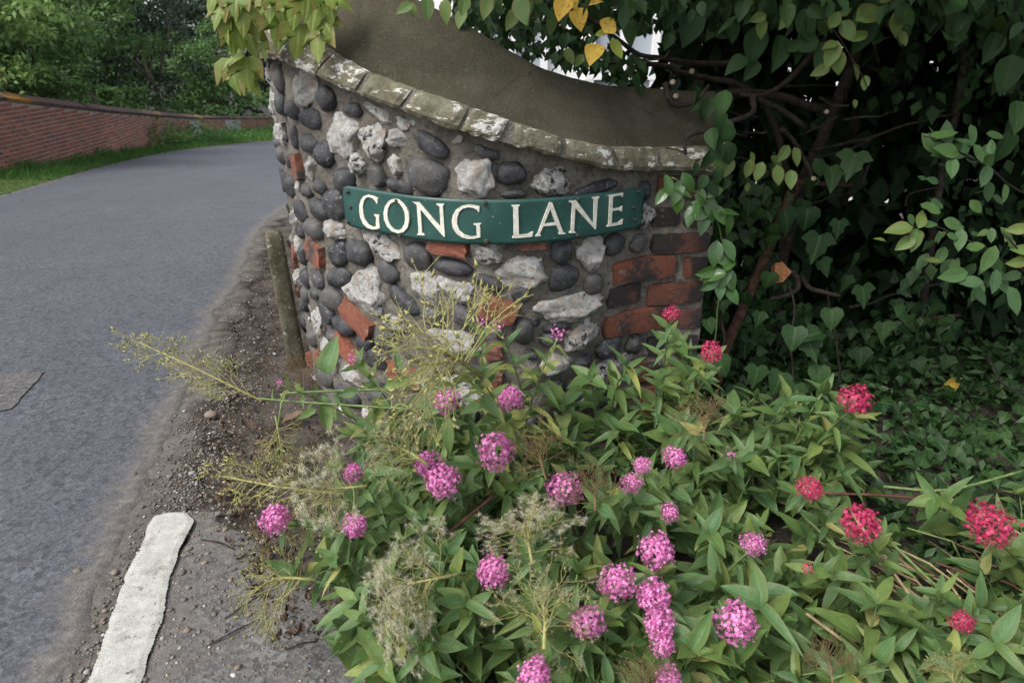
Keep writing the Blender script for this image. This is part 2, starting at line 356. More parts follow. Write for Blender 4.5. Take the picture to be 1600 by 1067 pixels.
M_FLUFF = make_flower("seed_fluff", [(.50, .47, .37), (.64, .61, .50)])

L_VAL = leaf_mat("valerian_leaf", [(.046, .11, .028), (.082, .165, .042), (.058, .138, .05), (.12, .195, .044), (.06, .13, .04), (.15, .21, .046)], (.18, .26, .12), .5, 9, .4, .22, edge=((.19, .15, .05), .3), spots=((.10, .075, .03), .72))
L_VALYEL = leaf_mat("yellowing_valerian_leaf", [(.13, .20, .05), (.33, .34, .08), (.24, .28, .08), (.42, .37, .13), (.12, .19, .06)], (.3, .33, .16), .6, 9, .35, .25)
L_DRY = leaf_mat("dead_leaf", [(.05, .03, .02), (.085, .052, .03), (.15, .10, .06), (.065, .042, .026)], (.14, .09, .05), .8, 8, .3, .1)
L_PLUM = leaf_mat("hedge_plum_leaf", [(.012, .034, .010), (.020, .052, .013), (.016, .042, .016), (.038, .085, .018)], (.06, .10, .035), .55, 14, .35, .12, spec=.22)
L_SPRAY = leaf_mat("hedge_spray_leaf", [(.036, .09, .026), (.058, .13, .034), (.046, .105, .038), (.09, .17, .038)], (.12, .18, .07), .5, 16, .35, .22)
L_PLUMLIT = leaf_mat("young_lit_plum_leaf", [(.07, .14, .03), (.10, .19, .035), (.14, .20, .045), (.085, .16, .04)], (.2, .26, .1), .5, 14, .35, .3, edge=((.2, .07, .03), .35))  # fresh front leaves, a brighter plum copy with the light painted in
L_YEL = leaf_mat("yellow_autumn_leaf", [(.78, .50, .07), (.82, .56, .11), (.70, .42, .05)], (.7, .5, .15), .6, 12, .3, .3, spots=((.2, .1, .03), .60))
L_YELGRN = leaf_mat("yellow_green_leaf", [(.36, .40, .06), (.28, .36, .06)], (.5, .5, .16), .6, 12, .3, .3)
L_IVY = leaf_mat("ivy_leaf", [(.010, .030, .009), (.018, .046, .012), (.030, .066, .016), (.013, .036, .012)], (.06, .10, .04), .42, 7, .4, .06, spec=.2)
L_DEEP = leaf_mat("shaded_thicket_leaf", [(.006, .015, .006), (.010, .022, .008), (.013, .028, .009)], (.02, .04, .015), .6, 7, .2, 0, spec=.1)  # darker leaf copy, the hollow's deep shade is put into its colour
L_GLOSS = leaf_mat("glossy_evergreen_leaf", [(.03, .085, .018), (.045, .11, .022), (.06, .13, .025)], (.1, .16, .05), .28, 8, .3, .12, spec=.55)
L_CREEP = leaf_mat("creeper_leaf", [(.115, .18, .024), (.165, .23, .034), (.20, .24, .045), (.13, .185, .03)], (.30, .34, .11), .5, 7, .45, .3, edge=((.24, .085, .04), .5))
L_WEED = leaf_mat("weed_leaf", [(.03, .075, .02), (.045, .10, .03), (.06, .12, .035)], (.1, .16, .06), .6, 9, .3, .2)
L_TREE = leaf_mat("roadside_tree_leaf", [(.04, .095, .022), (.07, .145, .034), (.10, .185, .046)], (.08, .12, .05), .6, 8, .1, .25)
L_TREELT = leaf_mat("bright_tree_leaf", [(.09, .165, .034), (.13, .22, .05), (.17, .25, .065), (.11, .19, .045)], (.12, .18, .06), .55, 8, .1, .3)
L_TREEDK = leaf_mat("dark_tree_leaf", [(.012, .027, .012), (.018, .038, .016), (.024, .048, .019)], (.05, .08, .04), .6, 8, .1, .15)
L_RUSTY = leaf_mat("coppery_shrub_leaf", [(.13, .12, .03), (.2, .11, .04), (.12, .15, .04)], (.2, .15, .06), .6, 8, .1, .25)
L_GRASS = leaf_mat("verge_grass", [(.04, .11, .018), (.06, .15, .024), (.085, .18, .03), (.05, .13, .025)], (.1, .18, .05), .6, 5, .1, .3)

# ------------------------------------------------------------------ leaf, stone, brick templates
def leaf_tmpl(shape, rows=6, fold=.16, droop=.18, wav=0.0):
    """shape(v) gives the half width at v along a leaf of length 1"""
    V, Fc, UV = [], [], []
    for i in range(rows+1):
        v = i/rows; w = shape(v); z = -droop*v*v+wav*math.sin(v*9)
        for u in (-1, -.5, 0, .5, 1):
            if (i == 0 or i == rows) and u != 0: continue
            V.append((u*w, v, z+abs(u)*w*fold*2+wav*math.cos(v*11+u*2)*abs(u))); UV.append((u, v))
    def row(i): return [0] if i == 0 else ([len(V)-1] if i == rows else list(range(1+(i-1)*5, 1+i*5)))
    for i in range(rows):
        a, b = row(i), row(i+1)
        if len(a) == 1: Fc += [(a[0], b[k+1], b[k]) for k in range(4)]
        elif len(b) == 1: Fc += [(a[k], a[k+1], b[0]) for k in range(4)]
        else: Fc += [(a[k], a[k+1], b[k+1], b[k]) for k in range(4)]
    return V, Fc, UV
def lobed_tmpl(pts, cup=.12, droop=.15):
    """fan leaf from an outline of (x,y); stalk at (0,0)"""
    full = [(x, y) for x, y in pts]+[(-x, y) for x, y in pts[::-1] if abs(x) > 1e-6]
    c = (0, .34); V = [(c[0], c[1], 0)]; UV = [(0, c[1])]; inner = []
    for x, y in full:
        q = (c[0]+(x-c[0])*.55, c[1]+(y-c[1])*.55); V.append((q[0], q[1], cup*abs(q[0])*.6-droop*q[1]**2*.6)); UV.append((q[0]*1.2, q[1]))
    for x, y in full: V.append((x, y, cup*abs(x)-droop*(y**2))); UV.append((x*1.8, y))
    n = len(full); Fc = [(0, 1+i, 1+(i+1) % n) for i in range(n)]+[(1+i, 1+n+i, 1+n+(i+1) % n, 1+(i+1) % n) for i in range(n)]
    return V, Fc, UV
ovate = lambda w, p=.42: (lambda v: w*(max(0, math.sin(math.pi*min(1, v**(math.log(.5)/math.log(p)))))**.85))
T_VAL = [leaf_tmpl(ovate(.17, .36), 7, .16, .25, .010), leaf_tmpl(ovate(.21, .34), 7, .26, .08, .018), leaf_tmpl(ovate(.13, .4), 7, .12, .6, .016), leaf_tmpl(ovate(.25, .36), 7, .24, .4, .026), leaf_tmpl(ovate(.19, .33), 7, .3, -.12, .02), leaf_tmpl(ovate(.15, .36), 7, .2, .9, .02)]
T_PLUM = [leaf_tmpl(ovate(.30, .42), 6, .12, .2, .012), leaf_tmpl(ovate(.34, .4), 6, .2, .35, .015), leaf_tmpl(ovate(.26, .42), 6, .08, .1, .01)]
T_HEART = leaf_tmpl(ovate(.42, .3), 6, .12, .2, .015)
T_GLOSS = [leaf_tmpl(ovate(.24, .48), 6, .14, .2), leaf_tmpl(ovate(.28, .45), 6, .1, .35)]
IVY = [(0, 0), (.22, -.10), (.40, .02), (.56, .26), (.36, .38), (.30, .50), (.20, .72), (0, 1.0)]
T_IVY = [lobed_tmpl(IVY, .28, .22), lobed_tmpl([(0, 0), (.25, -.08), (.46, .06), (.50, .30), (.40, .46), (.24, .72), (0, .95)], .2, .3), lobed_tmpl([(0, .02), (.2, -.12), (.36, -.1), (.6, .2), (.34, .34), (.34, .56), (.17, .7), (0, 1.05)], .05, .1)]
T_CREEP = [lobed_tmpl([(0, 0), (.22, -.07), (.45, .05), (.52, .28), (.56, .70), (.36, .50), (.25, .46), (.20, .74), (0, 1.1)], .08, .2), lobed_tmpl([(0, 0), (.24, -.08), (.5, .08), (.56, .30), (.52, .66), (.36, .46), (.24, .48), (.19, .76), (0, 1.05)], .15, .3)]
T_SMALL = ([(0, 0, 0), (-.28, .42, .06), (0, .45, -.02), (.28, .42, .06), (0, 1, -.12)], [(0, 2, 1), (0, 3, 2), (1, 2, 4), (2, 3, 4)], [(0, 0), (-1, .4), (0, .45), (1, .4), (0, 1)])
T_BLADE = ([(-.04, 0, 0), (.04, 0, 0), (-.03, .5, .05), (.03, .5, .05), (0, 1, .22)], [(0, 1, 3, 2), (2, 3, 4)], [(-1, 0), (1, 0), (-1, .5), (1, .5), (0, 1)])
def tmpl_mesh(name, T, mat): return mesh(name, T[0], T[1], mat, True, T[2], [0.0]*len(T[0]))
def ico(sub=2):
    import bmesh
    bm = bmesh.new(); bmesh.ops.create_icosphere(bm, subdivisions=sub, radius=1); V = np.array([v.co[:] for v in bm.verts]); Fc = [tuple(v.index for v in f.verts) for f in bm.faces]; bm.free(); return V, Fc
def cobble_mesh(i, sub=3):
    V, Fc = ico(sub); rs = np.random.RandomState(i); off = rs.rand(3)*50; out = []; chips = [c_/np.linalg.norm(c_) for c_ in rs.randn(i % 4, 3)]
    for v in V:
        d = 1+.24*N3(v*1.0+off)+.07*N3(v*2.8+off)+.03*N3(v*7+off); q = v*d
        for n_ in chips:
            h_ = q.dot(n_)
            if h_ > .74: q = q-n_*(h_-.74)*.85
        q = np.sign(q)*np.abs(q)**.93; out.append(q)
    return mesh("cobble", out, Fc, M_COB)
def flint_mesh(i, sub=4):
    V, Fc = ico(sub); rs = np.random.RandomState(100+i); off = rs.rand(3)*50; out = []
    planes = [(lambda n: (n/np.linalg.norm(n), .62+.25*rs.rand()))(rs.randn(3)*np.array([1, .7, 1])) for _ in range(11)]
    for v in V:
        q = v*1.15
        for n, d in planes:
            h = q.dot(n)
            if h > d: q = q-n*(h-d)*.92
        q = q*(1+.24*N3(v*1.7+off)+.16*N3(v*4.2+off)+.08*abs(N3(v*9+off))+.05*N3(v*17+off)); out.append(q)
    return mesh("flint", out, Fc, M_FLINT)
def brick_mesh(i, mat, rough=.02, n=(5, 2, 3)):
    """unit half-size block with worn arrises"""
    import bmesh
    bm = bmesh.new(); bmesh.ops.create_cube(bm, size=2); bmesh.ops.subdivide_edges(bm, edges=bm.edges[:], cuts=3, use_grid_fill=True); rs = np.random.RandomState(i); off = rs.rand(3)*40
    for v in bm.verts:
        p = np.array(v.co[:]); a = np.abs(p); e = (a > .95).sum()
        k = 1-.035*(e == 2)-.07*(e == 3)
        v.co = Vector(p*k*(1+rough*1.5*N3(p*1.7+off)))
    V = [v.co[:] for v in bm.verts]; Fc = [tuple(v.index for v in f.verts) for f in bm.faces]; bm.free(); return mesh("brick", V, Fc, mat, False)
COB = [cobble_mesh(i) for i in range(11)]; FLI = [flint_mesh(i) for i in range(9)]
QB = [brick_mesh(i, M_QUOIN) for i in range(4)]; RB = [brick_mesh(20+i, M_RUBBRK, .09) for i in range(4)]

# ------------------------------------------------------------------ ground, road, verge
def strip_sheet(name, Lp, Rp, n, lift, mat, wobR=0, wobL=0, ext=0):
    L, R = resample(catmull(Lp), n), resample(catmull(Rp), n); V = []; Fc = []; E = []
    W = lambda q, s: noise.noise(Vector((q[0]*6, q[1]*6, s)))+.5*noise.noise(Vector((q[0]*21, q[1]*21, 3+s)))+.3*noise.noise(Vector((q[0]*60, q[1]*60, 3+s)))
    for i in range(n):
        l, r = L[i].copy(), R[i].copy(); wd = np.linalg.norm(r-l); d = (r-l)/wd
        r = r+d*wobR*W(r, 0); l = l+d*(wobL*W(l, 9)-ext); wd = np.linalg.norm(r-l); ed = [0, .012, .03, .06, .11, .18, .3]; ed = [x*min(1, wd/.7) for x in ed]
        cols = [(x, x) for x in ed]+[(wd*.5, wd*.5)]+[(wd-x, x) for x in ed[::-1]]
        for x, e in cols:
            p = l+d*x; V.append((p[0], p[1], gz(p[0], p[1])+lift-.022*max(0, 1-e/.03) if e < .03 else gz(p[0], p[1])+lift)); E.append((wd-x) if ext else min(x, wd-x))
    m = 15
    for i in range(n-1):
        for j in range(m-1): a = i*m+j; Fc.append((a, a+1, a+m+1, a+m))
    me = mesh(name, V, Fc, mat); at = me.attributes.new("edge", 'FLOAT', 'POINT'); at.data.foreach_set("value", E); return me
xs = np.r_[np.linspace(-60, -4, 15), np.linspace(-3.6, 3.2, 110), np.linspace(4, 60, 15)]; ys = np.r_[np.linspace(-12, 0, 7), np.linspace(.3, 5.5, 90), np.linspace(6, 30, 40), np.linspace(34, 160, 14)]
V = []
for y in ys:
    for x in xs:
        near = math.exp(-((x-.5)/1.8)**4-((y-1.9)/1.6)**4); V.append((x, y, gz(x, y)+.010*near*(N3((x, y, 0), 5)+.5*N3((x, y, 1), 17))-.013))
nx = len(xs); Fc = [(j*nx+i, j*nx+i+1, (j+1)*nx+i+1, (j+1)*nx+i) for j in range(len(ys)-1) for i in range(nx-1)]
tag(part("ground", mesh("ground", V, Fc, M_SOIL)), "dark bare soil beside the lane under the plants and hedge", "soil", kind='structure')
g2 = lambda x, y: ground(x, y)[:2]
LEFT = [(-4.6, -2), (-5.2, 2), (-5.9, 5.5), (-6.8, 8.64), (-8.04, 12.37), (-8.94, 15.46), (-9.72, 19.14), (-9.85, 22.5), (-9.6, 26.2), (-8.3, 31), (-6, 36)]
RIGHT = [(-.72, -2), (-.74, .3)]+[tuple(g2(x, y)) for x, y in ((120, 1060), (215, 805), (285, 650), (345, 500), (388, 415), (416, 352))]+[(-2.7, 8.2), (-3.3, 11), (-4.2, 15.5), (-4.7, 19), (-4.7, 23), (-4.3, 27), (-3, 32), (-1, 36)]
def gidx(P, n): return resample(catmull(P), n)
tag(part("road", strip_sheet("road", LEFT, RIGHT, 700, .003, M_ROAD, .045, .02)), "grey tarmac lane curving away downhill past the flint wall", "road", kind='structure')
# dusty band between tarmac and soil
DUSTR = [(-.40, -2), (-.42, .3)]+[tuple(g2(x, y)) for x, y in ((260, 1060), (300, 800), (350, 650), (385, 500), (420, 415), (436, 352))]+[(-2.3, 8.2)]
tag(part("dusty_edge", strip_sheet("dusty_edge", RIGHT[:9], DUSTR, 400, -.002, M_DUST, .10, 0, .25)), "dusty grit strip along the edge of the lane", "grit strip", kind='structure')
LANE_R = [(.5, -2), (.5, .3), tuple(g2(760, 1067)), tuple(g2(560, 960)), tuple(g2(450, 880)), tuple(g2(345, 800))]
LANE_L = [(-.6, -2), (-.62, .3), tuple(g2(190, 1067)), tuple(g2(225, 960)), tuple(g2(250, 880)), tuple(g2(285, 798))]
tag(part("lane_mouth", strip_sheet("lane_mouth", LANE_L, LANE_R, 200, .0005, M_LANE, .06, .03)), "worn pale tarmac at the mouth of the side lane", "tarmac", kind='structure')
# repair patch in the road
pp = [g2(-120, 590), g2(70, 583), g2(20, 640), g2(-120, 680)]; pp = [np.array(pp[a])*(1-t)+np.array(pp[(a+1) % 4])*t for a in range(4) for t in np.linspace(0, 1, 14, endpoint=False)]; pp = [(p[0]+.012*N3((p[0], p[1], 0), 14), p[1]+.012*N3((p[0], p[1], 7), 14)) for p in pp]
V = [(p[0], p[1], gz(*p)+.0075) for p in pp]; tag(part("road_patch", mesh("road_patch", V, [tuple(range(len(V)))[::-1]], M_PATCH)), "brownish square tarmac repair set in the lane", "road patch", kind='structure')
# white line
LL = [(134, 1075), (160, 1010), (178, 960), (196, 905), (220, 860), (232, 825), (243, 811), (262, 806)]; LR = [(218, 1075), (240, 1010), (255, 960), (266, 905), (283, 860), (298, 830), (304, 816), (292, 805)]
NL = 160; a = resample([g2(*p) for p in LL], NL); b = resample([g2(*p) for p in LR], NL); V = []; Fc = []
for i in range(NL):
    d = b[i]-a[i]; J_ = lambda s: .035*noise.noise(Vector((i*.028, s, 0)))+.03*noise.noise(Vector((i*.075, s+5, 0)))+.10*max(0, noise.noise(Vector((i*.13, s+9, 0)))-.25)+.03*noise.noise(Vector((i*.9, s+2, 0))); w = J_(0); w2 = J_(20)*1.2
    for j in range(9):
        q = a[i]+d*(w+(1+w2-w)*j/8); V.append((q[0], q[1], (.0036+.0003*math.sin(i*.42)+.0004*N3((q[0], q[1], 0), 40)) if 0 < j < 8 and 0 < i < NL-1 else .001))
for i in range(NL-1):
    for j in range(8): k = i*9+j; Fc.append((k, k+1, k+10, k+9))
tag(part("white_line", mesh("white_line", V, Fc, M_LINE, False)), "thick worn white paint dash at the lane mouth", "road marking", kind='structure')

# ------------------------------------------------------------------ the curved flint wall
PLAN = [(-1.9, 6.0), (-1.45, 4.5), (-1.2, 3.6), (-1.05, 3.0), (-.965, 2.7), (-.875, 2.45), (-.77, 2.25), (-.65, 2.09), (-.514, 1.974), (-.378, 1.876), (-.255, 1.797), (-.16, 1.762), (-.071, 1.75), (.018, 1.757), (.108, 1.780), (.2, 1.82), (.3, 1.88), (.4, 1.955), (.48, 1.987), (.57, 2.004), (.648, 2.012)]
P0 = resample(catmull(PLAN), 900)
for _ in range(60): P0[1:-1] = (P0[:-2]+2*P0[1:-1]+P0[2:])/4
TAN = np.gradient(P0, axis=0); TAN /= np.linalg.norm(TAN, axis=1)[:, None]; NRM = np.stack([TAN[:, 1], -TAN[:, 0]], 1)   # outward, to the viewer
ARC = np.r_[0, np.cumsum(np.linalg.norm(np.diff(P0, axis=0), axis=1))]
def plan(off): return P0+NRM*off
def wall_hit(x, y, off=0.0):
    d = ray(x, y); Q = plan(off); cr = Q[:, 0]*d[1]-Q[:, 1]*d[0]; best = None
    for i in np.where(cr[:-1]*cr[1:] <= 0)[0]:
        t = cr[i]/(cr[i]-cr[i+1]) if cr[i] != cr[i+1] else 0; q = Q[i]+(Q[i+1]-Q[i])*t; k = q.dot(d[:2])/d[:2].dot(d[:2])
        if best is None or k < best[0]: best = (k, i+t)
    if best is None:
        r = Q[:, 0]/Q[:, 1]; s = d[0]/d[1]; i = int(np.argmin(np.abs(r-s)[200:]))+200; best = (Q[i, 1]/d[1], float(i))
    return best[1], CAMH+d[2]*best[0], best[0]
def wp(i, z, off=0.0):
    i = min(max(i, 0), 898.999); a = int(i); f = i-a; p = P0[a]*(1-f)+P0[a+1]*f; n = NRM[a]*(1-f)+NRM[a+1]*f; return np.array([p[0]+n[0]*off, p[1]+n[1]*off, z])
def curve_z(px, off, right_extra=None):
    H = sorted([wall_hit(x, y, off)[:2] for x, y in px]); I = np.array([h[0] for h in H]); Z = np.array([h[1] for h in H]); return lambda i: float(np.interp(i, I, Z))
MO = -.038                                                   # the mortar face lies behind the sign's face
SB = [(435, 93), (470, 108), (501.5, 123.5), (563, 150), (634.5, 176), (720, 207), (779, 223), (872, 247), (962, 268), (1029, 268), (1115, 268)]
ST = [(435, 36), (470, 55), (513, 76), (577, 112), (649, 138), (734, 166), (801, 188), (881, 216), (953, 228), (1024, 230), (1115, 228)]
RG = [(1115, 143), (1050, 141), (991, 137), (944, 133), (897, 123), (850, 108), (803, 84), (756, 56), (703, 28), (660, 5), (620, -14), (560, -38), (500, -62)]
zB = curve_z(SB, .015); zT = curve_z(ST, .0); RO = -.15; zR = curve_z(RG, RO)
FW = root("flint_wall", (0, 1.9, 0), "curved wall of black and white flints with brick quoin and painted coping", "wall")
idx = np.unique(np.r_[np.arange(0, 300, 8), np.arange(300, 900, 2), 899]); NZ = 110; V = []; Fc = []
for i in idx:
    zt = (zB(i)+zT(i))/2
    for k in range(NZ):
        z = -.25+(zt+.25)*k/(NZ-1); p = wp(i, z, MO); nn = .012*N3(p, 9)+.008*N3(p, 24)+.006*N3(p, 60); V.append(wp(i, z, MO+nn))
    V.append(wp(i, zt, -.33)); V.append(wp(i, -.25, -.33))
m = NZ+2
for a in range(len(idx)-1):
    for k in range(m-1): Fc.append((a*m+k, (a+1)*m+k, (a+1)*m+k+1, a*m+k+1))
Fc.append(tuple((len(idx)-1)*m+k for k in range(m)))
part("mortar", mesh("mortar", V, Fc, M_MORTAR), FW)
# rendered capping that slopes back to the ridge
V = []; Fc = []; ii = np.unique(np.r_[np.arange(0, 300, 20), np.arange(300, 900, 6), 899]); K = 10
for i in ii:
    a, b = zT(i)-.004, zR(i)
    for k in range(K+1):
        f = k/K; q = wp(i, a+(b-a)*f, -.008+(RO+.008)*(f**1.15)); q = q+np.array([0, -.003, .003])*N3(q, 14); V.append(q)
    V.append(wp(i, b-.01, -.2)); V.append(wp(i, b-.22, -.34))
m = K+3
for a in range(len(ii)-1):
    for k in range(m-1): Fc.append((a*m+k, (a+1)*m+k, (a+1)*m+k+1, a*m+k+1))
Fc.append(tuple((len(ii)-1)*m+k for k in range(m)))
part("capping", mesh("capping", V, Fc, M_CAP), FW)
# bed of the string course, then its stones
V = []; Fc = []
for i in ii:
    V += [wp(i, zB(i)+.004, MO), wp(i, zB(i)+.004, .013), wp(i, zT(i)-.004, .004), wp(i, zT(i)-.004, MO)]
for a in range(len(ii)-1):
    for k in range(3): Fc.append((a*4+k, (a+1)*4+k, (a+1)*4+k+1, a*4+k+1))
Fc.append(tuple((len(ii)-1)*4+k for k in range(4)))
part("coping_bed", mesh("coping_bed", V, Fc, M_MORTAR, False), FW)
J = [((380, 70), (395, 18)), ((437, 94), (465, 52)), ((499, 123), (524, 82)), ((561, 149), (577, 111)), ((567, 152), (583, 116)), ((629, 175), (649, 138)), ((634, 177), (655, 140)), ((717, 206), (735, 166)), ((720, 207), (738, 167)), ((778, 223), (797, 187)), ((800, 229), (803, 189)), ((871, 247), (877, 215)), ((879, 250), (883, 217)), ((960, 267), (949, 227)), ((964, 268), (953, 228)), ((1027, 268), (1021, 230)), ((1031, 268), (1025, 230)), ((1132, 268), (1132, 228))]
ST_PAIRS = [(0, 1), (1, 2), (2, 3), (4, 5), (6, 7), (8, 9), (10, 11), (12, 13), (14, 15), (16, 17)]
for n_, (a, b) in enumerate(ST_PAIRS):
    ib0, it0 = wall_hit(*J[a][0])[0]+.4, wall_hit(*J[a][1])[0]+.4; ib1, it1 = wall_hit(*J[b][0])[0]-.4, wall_hit(*J[b][1])[0]-.4
    V = []; Fc = []; G = 9
    for k in range(G+1):
        f = k/G; ib, it = ib0+(ib1-ib0)*f, it0+(it1-it0)*f; zb, zt = zB(ib), zT(it); e = -.006 if k in (0, G) else 0
        j = lambda s: .004*N3((f*3+n_*5, s, 0), 1.7)
        V += [wp(ib, zb+j(1)*1.6, -.02), wp(ib, zb+.002+j(1)*1.6, .018+e+j(2)), wp(ib+(it-ib)*.2, zb+(zt-zb)*.2, .024+e+j(3)), wp(ib+(it-ib)*.55, zb+(zt-zb)*.55, .022+e+j(6)), wp(ib+(it-ib)*.93, zb+(zt-zb)*.93, .013+e+j(4)), wp(it, zt+j(5), -.02)]
    for k in range(G):
        for q in range(5): Fc.append((k*6+q, (k+1)*6+q, (k+1)*6+q+1, k*6+q+1))
    Fc += [tuple(range(6))[::-1], tuple(range(G*6, G*6+6))]
    part("coping_stone", mesh("coping_stone", V, Fc, M_COPING, False), FW)

# flints, cobbles and brick bits read off the photograph: (x, y, w, h, turn, kind) in four enlargements
Z2 = (380, 60, 3.557, [(70,190,45,120,-5,'d'),(125,190,50,150,-15,'w'),(188,235,60,150,-8,'d'),(305,265,120,190,-35,'m'),(435,335,90,130,-20,'d'),(580,400,85,80,0,'d'),(735,425,150,70,25,'m'),(860,480,70,65,30,'w'),(190,370,65,120,-15,'d'),(250,400,60,110,-10,'d'),(350,450,115,115,0,'d'),(130,370,55,200,-18,'w'),(195,520,90,130,0,'w'),(265,550,50,130,-5,'d'),(345,588,92,112,0,'d'),(430,650,85,150,-5,'d'),(530,550,185,195,10,'w'),(705,580,125,165,0,'w'),(825,545,95,100,0,'w'),(1030,600,205,105,25,'d'),(625,705,75,125,0,'w'),(725,770,82,122,12,'d'),(820,700,75,112,0,'w'),(1005,775,218,195,15,'g'),(1355,640,135,75,20,'g'),(1270,770,245,235,0,'w'),(845,830,140,85,5,'d'),(540,795,92,142,5,'d'),(240,685,60,80,0,'d'),(285,720,60,140,-12,'b'),(353,730,60,112,0,'w'),(280,820,50,60,0,'w'),(330,850,66,86,0,'d'),(405,830,62,92,10,'d'),(190,650,60,100,0,'g'),(300,965,105,122,0,'d'),(400,955,112,105,20,'g'),(485,920,112,182,-15,'g'),(365,1045,100,84,0,'g'),(265,1000,50,100,0,'w'),(490,1050,90,60,0,'w'),(200,800,50,120,-10,'d')])
Z3 = (700, 100, 3.478, [(355,600,158,128,0,'d'),(570,655,240,135,0,'w'),(360,715,145,50,0,'d'),(830,680,230,75,-8,'d'),(1085,690,62,115,0,'d'),(1075,835,100,120,15,'w')])
Z4 = (400, 340, 3.335, [(275,62,98,108,0,'g'),(212,75,50,78,0,'d'),(400,70,105,105,0,'w'),(295,190,105,120,5,'b'),(225,200,45,110,0,'d'),(200,150,36,120,0,'w'),(410,195,100,122,-25,'g'),(515,190,118,142,0,'d'),(645,145,170,120,20,'w'),(820,205,138,148,0,'g'),(990,160,215,80,4,'b'),(1200,200,165,125,0,'w'),(415,320,108,122,-15,'g'),(240,320,65,105,0,'d'),(310,330,76,112,0,'d'),(245,405,50,92,0,'d'),(290,400,48,80,0,'d'),(375,430,112,132,-10,'g'),(565,385,190,245,-5,'w'),(675,285,92,142,-45,'d'),(1010,270,184,92,8,'d'),(860,370,190,125,35,'w'),(1050,390,205,110,25,'w'),(1215,350,165,80,22,'d'),(345,495,84,140,-5,'d'),(235,535,40,90,0,'d'),(310,555,75,140,-15,'w'),(510,530,150,115,30,'b'),(440,570,104,104,0,'g'),(750,435,165,100,30,'d'),(1265,490,205,130,20,'b'),(1085,530,175,105,28,'d'),(905,525,115,92,0,'d'),(385,625,66,88,0,'d'),(550,660,78,88,0,'d'),(655,640,92,125,0,'d'),(465,690,120,100,30,'b'),(280,625,60,104,0,'d'),(620,745,142,112,0,'g'),(370,720,110,160,-20,'w'),(485,830,112,102,0,'w'),(320,740,40,90,0,'b'),(1000,650,224,112,8,'w'),(810,720,142,92,0,'d'),(765,820,175,100,5,'b'),(960,800,104,72,0,'d'),(1130,800,92,64,0,'d'),(340,830,104,114,0,'d'),(1020,900,280,170,0,'w'),(1225,870,125,110,0,'b'),(1230,980,115,72,0,'d'),(460,940,112,112,0,'d'),(640,960,155,104,0,'d'),(560,1030,84,64,0,'w'),(730,560,155,92,0,'w'),(740,1020,84,92,0,'w'),(425,1070,90,90,0,'b'),(815,1100,190,140,0,'w'),(900,1010,100,90,0,'d'),(1090,1040,110,90,0,'g')])
Z5 = (740, 340, 3.335, [(275,275,240,178,0,'w'),(475,180,104,134,10,'d'),(620,195,138,152,-20,'w'),(750,150,94,112,0,'d'),(872,138,82,102,0,'d'),(485,325,152,138,0,'b2'),(637,350,94,118,0,'d'),(260,412,108,82,0,'d'),(495,480,345,125,2,'w'),(270,600,112,152,0,'d'),(330,555,52,62,0,'g'),(450,580,150,70,0,'g'),(415,650,104,74,0,'d'),(575,635,200,120,-30,'w'),(725,680,122,108,-15,'d'),(845,665,92,122,20,'d'),(447,770,158,128,0,'w'),(587,765,98,92,-15,'d'),(690,850,315,150,-12,'w'),(435,920,112,142,0,'d'),(280,152,215,40,0,'b'),(570,930,120,90,0,'d'),(750,960,150,80,0,'g')])
placed = []
def put_stone(i, z, w, h, rot, kind):
    a = int(min(max(i, 0), 898)); n = Vector((*NRM[a], 0)); t = Vector((*TAN[a], 0)); up = Vector((0, 0, 1)); c, s = math.cos(rot), math.sin(rot)
    x = t*c-up*s; zz = t*s+up*c; dpt = min(w, h)
    if kind in ('d', 'g'): me = random.choice(COB); off, dep = MO-.005, min(.036, .55*dpt); k = 1.04
    elif kind in ('b', 'b2'): me = random.choice(RB); off, dep = MO-.006, .030; k = .96
    else: me = random.choice(FLI); off, dep = MO-.006, min(.034, .5*dpt); k = 1.10
    if kind == 'b2': me = random.choice(COB); k = 1.04
    fl = random.choice((-1, 1)); dep *= float(np.interp(i, [380, 560], [.62, 1])); p = wp(i, z, off)
    o = part({'d': 'cobble', 'g': 'cobble', 'b2': 'cobble', 'b': 'brick'}.get(kind, 'flint'), me, FW, frame(p, x*fl, n*fl*0+n, zz, w/2*k, dep, h/2*k)); placed.append((i, z, w, h)); return o
def arcw(i0, i1): return abs(np.interp(i1, range(900), ARC)-np.interp(i0, range(900), ARC))
for ox, oy, sc_, L in (Z2, Z3, Z4, Z5):
    for x, y, w, h, r, kd in L:
        X, Y, w, h = ox+x/sc_, oy+y/sc_, w/sc_, h/sc_
        i, z, t = wall_hit(X, Y, MO+.02)
        d = ray(X, Y); nn = NRM[int(min(i, 898))]; cs = max(.55, abs(-(d[:2]/np.linalg.norm(d[:2])).dot(nn)))
        put_stone(i, z, w*t/F/cs, h*t/F*1.03, math.radians(r), kd)
